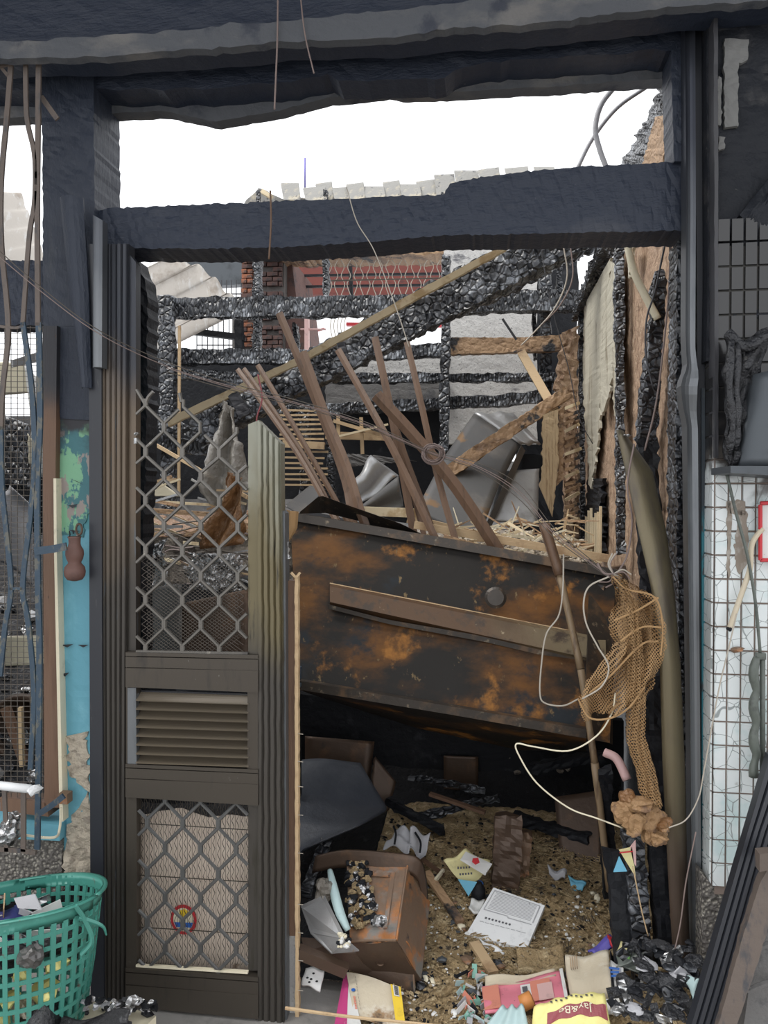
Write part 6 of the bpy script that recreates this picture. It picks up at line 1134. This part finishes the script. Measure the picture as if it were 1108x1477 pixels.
g = G(); strip([(1060, 545), (1056, 480), (1072, 300)], [(1130, 560), (1130, 300), (1130, 230)], -.10, .03, 30, 12, .012, 12, 5, g=g); one('burnt_crust', 'crusty burnt shape clinging to the black wall above the melted box', 'burnt plastic', g, 'soot_dark')
cord('black cable running from the melted box across the tiles to the melted handle', [(1048, 682), (1062, 740), (1078, 800), (1090, 870), (1097, 945)], .004, 'green_dark', -.14, 'cable', 'cable')
bs = cord('scorched whitish cable stub curving down over the tiles', [(1100, 762), (1085, 785), (1082, 820), (1072, 850), (1058, 890), (1053, 905)], .007, 'book_burnt', -.13, 'cable', 'cable')
g = G(); g.chunk(P(1052, 907, -.13), .01, 1, 3, 2); part('charred_end', bs, g, 'char_dark')
g = G(); g.chunk(P(1063, 937, -.12), .013, 1, 5, 2); one('rusty_nub', 'small rusty nub sticking out of the tiles', 'hook', g, 'tin_rust')
mh = root('plastic_rod', 'wavy melted dark green plastic handle hanging on the tiles', 'handle', P(1095, 1115, -.15))
g = G(); pts = [P(1092+(4 if 0 else 0)-5*abs(math.sin(i*.55)), 948+i*8.2, -.15) for i in range(22)]; g.tube(pts, .011, 8, smooth=False, scale=lambda t: .8+.35*abs(math.sin(t*11))); part('melted_grip', mh, g, 'green_dark', smooth=True)
g = G(); g.tube([P(1100, 945, -.14), P(1100, 1118, -.14)], .007, 8); part('rod', mh, g, 'green_dark', smooth=True); g = G(); g.box(P(1097, 946, -.14), (.022, .016, .016)); part('cap', mh, g, 'green_dark')
sg = root('framed_sign', 'red-framed white plate at the edge of the tiled pier', 'sign', P(1130, 808, -.13))
g = G(); strip([(1098, 726), (1098, 806)], [(1180, 722), (1180, 806)], -.125, .01, 4, 4, g=g); part('plate', sg, g, 'paper_white')
for pts in ([(1097, 728), (1097, 808)], [(1097, 808), (1180, 808)], [(1097, 726), (1180, 722)]): g = G(); g.tube([P(a, b, -.13) for a, b in pts], .005, 6, smooth=False); part('frame_bar', sg, g, 'red')
# leaning profiles bottom right
lp = root('leaning_profile', 'black ribbed metal profile leaning across the lower right corner', 'metal profile', P(1040, 1480, -.3))
g = G(); strip([(1110, 1090, -.2), (1060, 1260, -.26), (1008, 1440, -.32), (990, 1500, -.34)], [(1160, 1090, -.2), (1115, 1200, -.24), (1060, 1400, -.3), (1030, 1500, -.33)], th=.03, n=30, m=20, g=g, curve=lambda u, v: V((0, -.004 if (v*4) % 1 < .7 else .004, 0))); part('ribbed_face', lp, g, 'frame_black')
g = G(); strip([(1150, 1180, -.26), (1098, 1270, -.29), (1072, 1350, -.31), (1030, 1500, -.35)], [(1170, 1180, -.26), (1120, 1300, -.3), (1096, 1380, -.32), (1056, 1500, -.35)], th=.03, n=40, m=6, jag=1, g=g); one('wooden_bar', 'grey-brown weathered wooden bar leaning beside the black ribbed profile', 'timber', g, 'bar_rust')
g = G(); strip([(1118, 1230, -.33), (1122, 1252, -.33)], [(1096, 1232, -.33), (1096, 1258, -.33)], th=.03, g=g); one('wood_block', 'small weathered block on the wooden bar at the right edge', 'wood block', g, 'bar_rust')
g = G(); strip([(1100, 1290, -.2), (1070, 1500, -.26)], [(1200, 1290, -.2), (1200, 1500, -.26)], th=.04, n=20, m=10, g=g); gp = one('ribbed_slab', 'rough grey slab with curved ribs standing in the lower right corner', 'slab', g, 'asphalt_rib')
for i in range(3): g = G(); g.tube([P(1078+i*2, 1430-i*55, -.27), P(1100, 1420-i*55, -.27), P(1130, 1412-i*55, -.27)], .007, 6); part('rib', gp, g, 'asphalt_rib')
# bottom left: box, foil, black tube
g = G(); g.box(P(160, 1476, -.32)+V((0, 0, -.03)), (.19, .12, .07), Matrix.Rotation(-.25, 3, 'Z')); one('cream_box', 'dirty cream box heaped with foil shreds at the foot of the door', 'box', g, 'cream')
for i in range(60):
    p = P(rnd(118, 222), rnd(1440, 1462), rnd(-.36, -.28)); g = G(); g.chunk(p, rnd(.006, .015), .6, i+900, 1); mm = random.choice(['foil', 'foil', 'paper_grey', 'ash', 'char_dark']); one('foil_shred', ADJ(mm)+' shred on the cream box at the foot of the door', 'scrap', g, mm, 'shreds on the cream box')
g = G(); g.tube([P(42, 1476, -.42), P(75, 1464, -.42)], .035, 14); g2 = one('black_pipe', 'short black plastic pipe end lying by the basket', 'pipe', g, 'melt', smooth=True)
g = G(); g.sheet(lambda u, v: P(60+125*u, 1465+6*math.sin(u*5)+30*v, -.40-.03*v)+V((0, .01*math.sin(u*9+v*7), 0)), 24, 10, V((0, .01, -.004))); one('burnt_sheet', 'crumpled dark sheet with ash specks in front of the cream box', 'sheet', g, 'ash')
g = G(); g.chunk(P(34, 1458, -.42), .03, 1.3, 21, 3); one('ash_clump', 'pale crumpled ash clump leaning on the basket foot', 'ash', g, 'plaster_rough')
for i in range(24):
    p = P(rnd(-10, 130), rnd(1462, 1476), rnd(-.3, -.1)); g = G(); g.chunk(p, rnd(.015, .04), .6, i+1200, 1); one('debris_lump', 'ash-coated lump under the green basket', 'debris', g, random.choice(['ash', 'char_dark', 'paper_grey']), 'lumps under the basket')
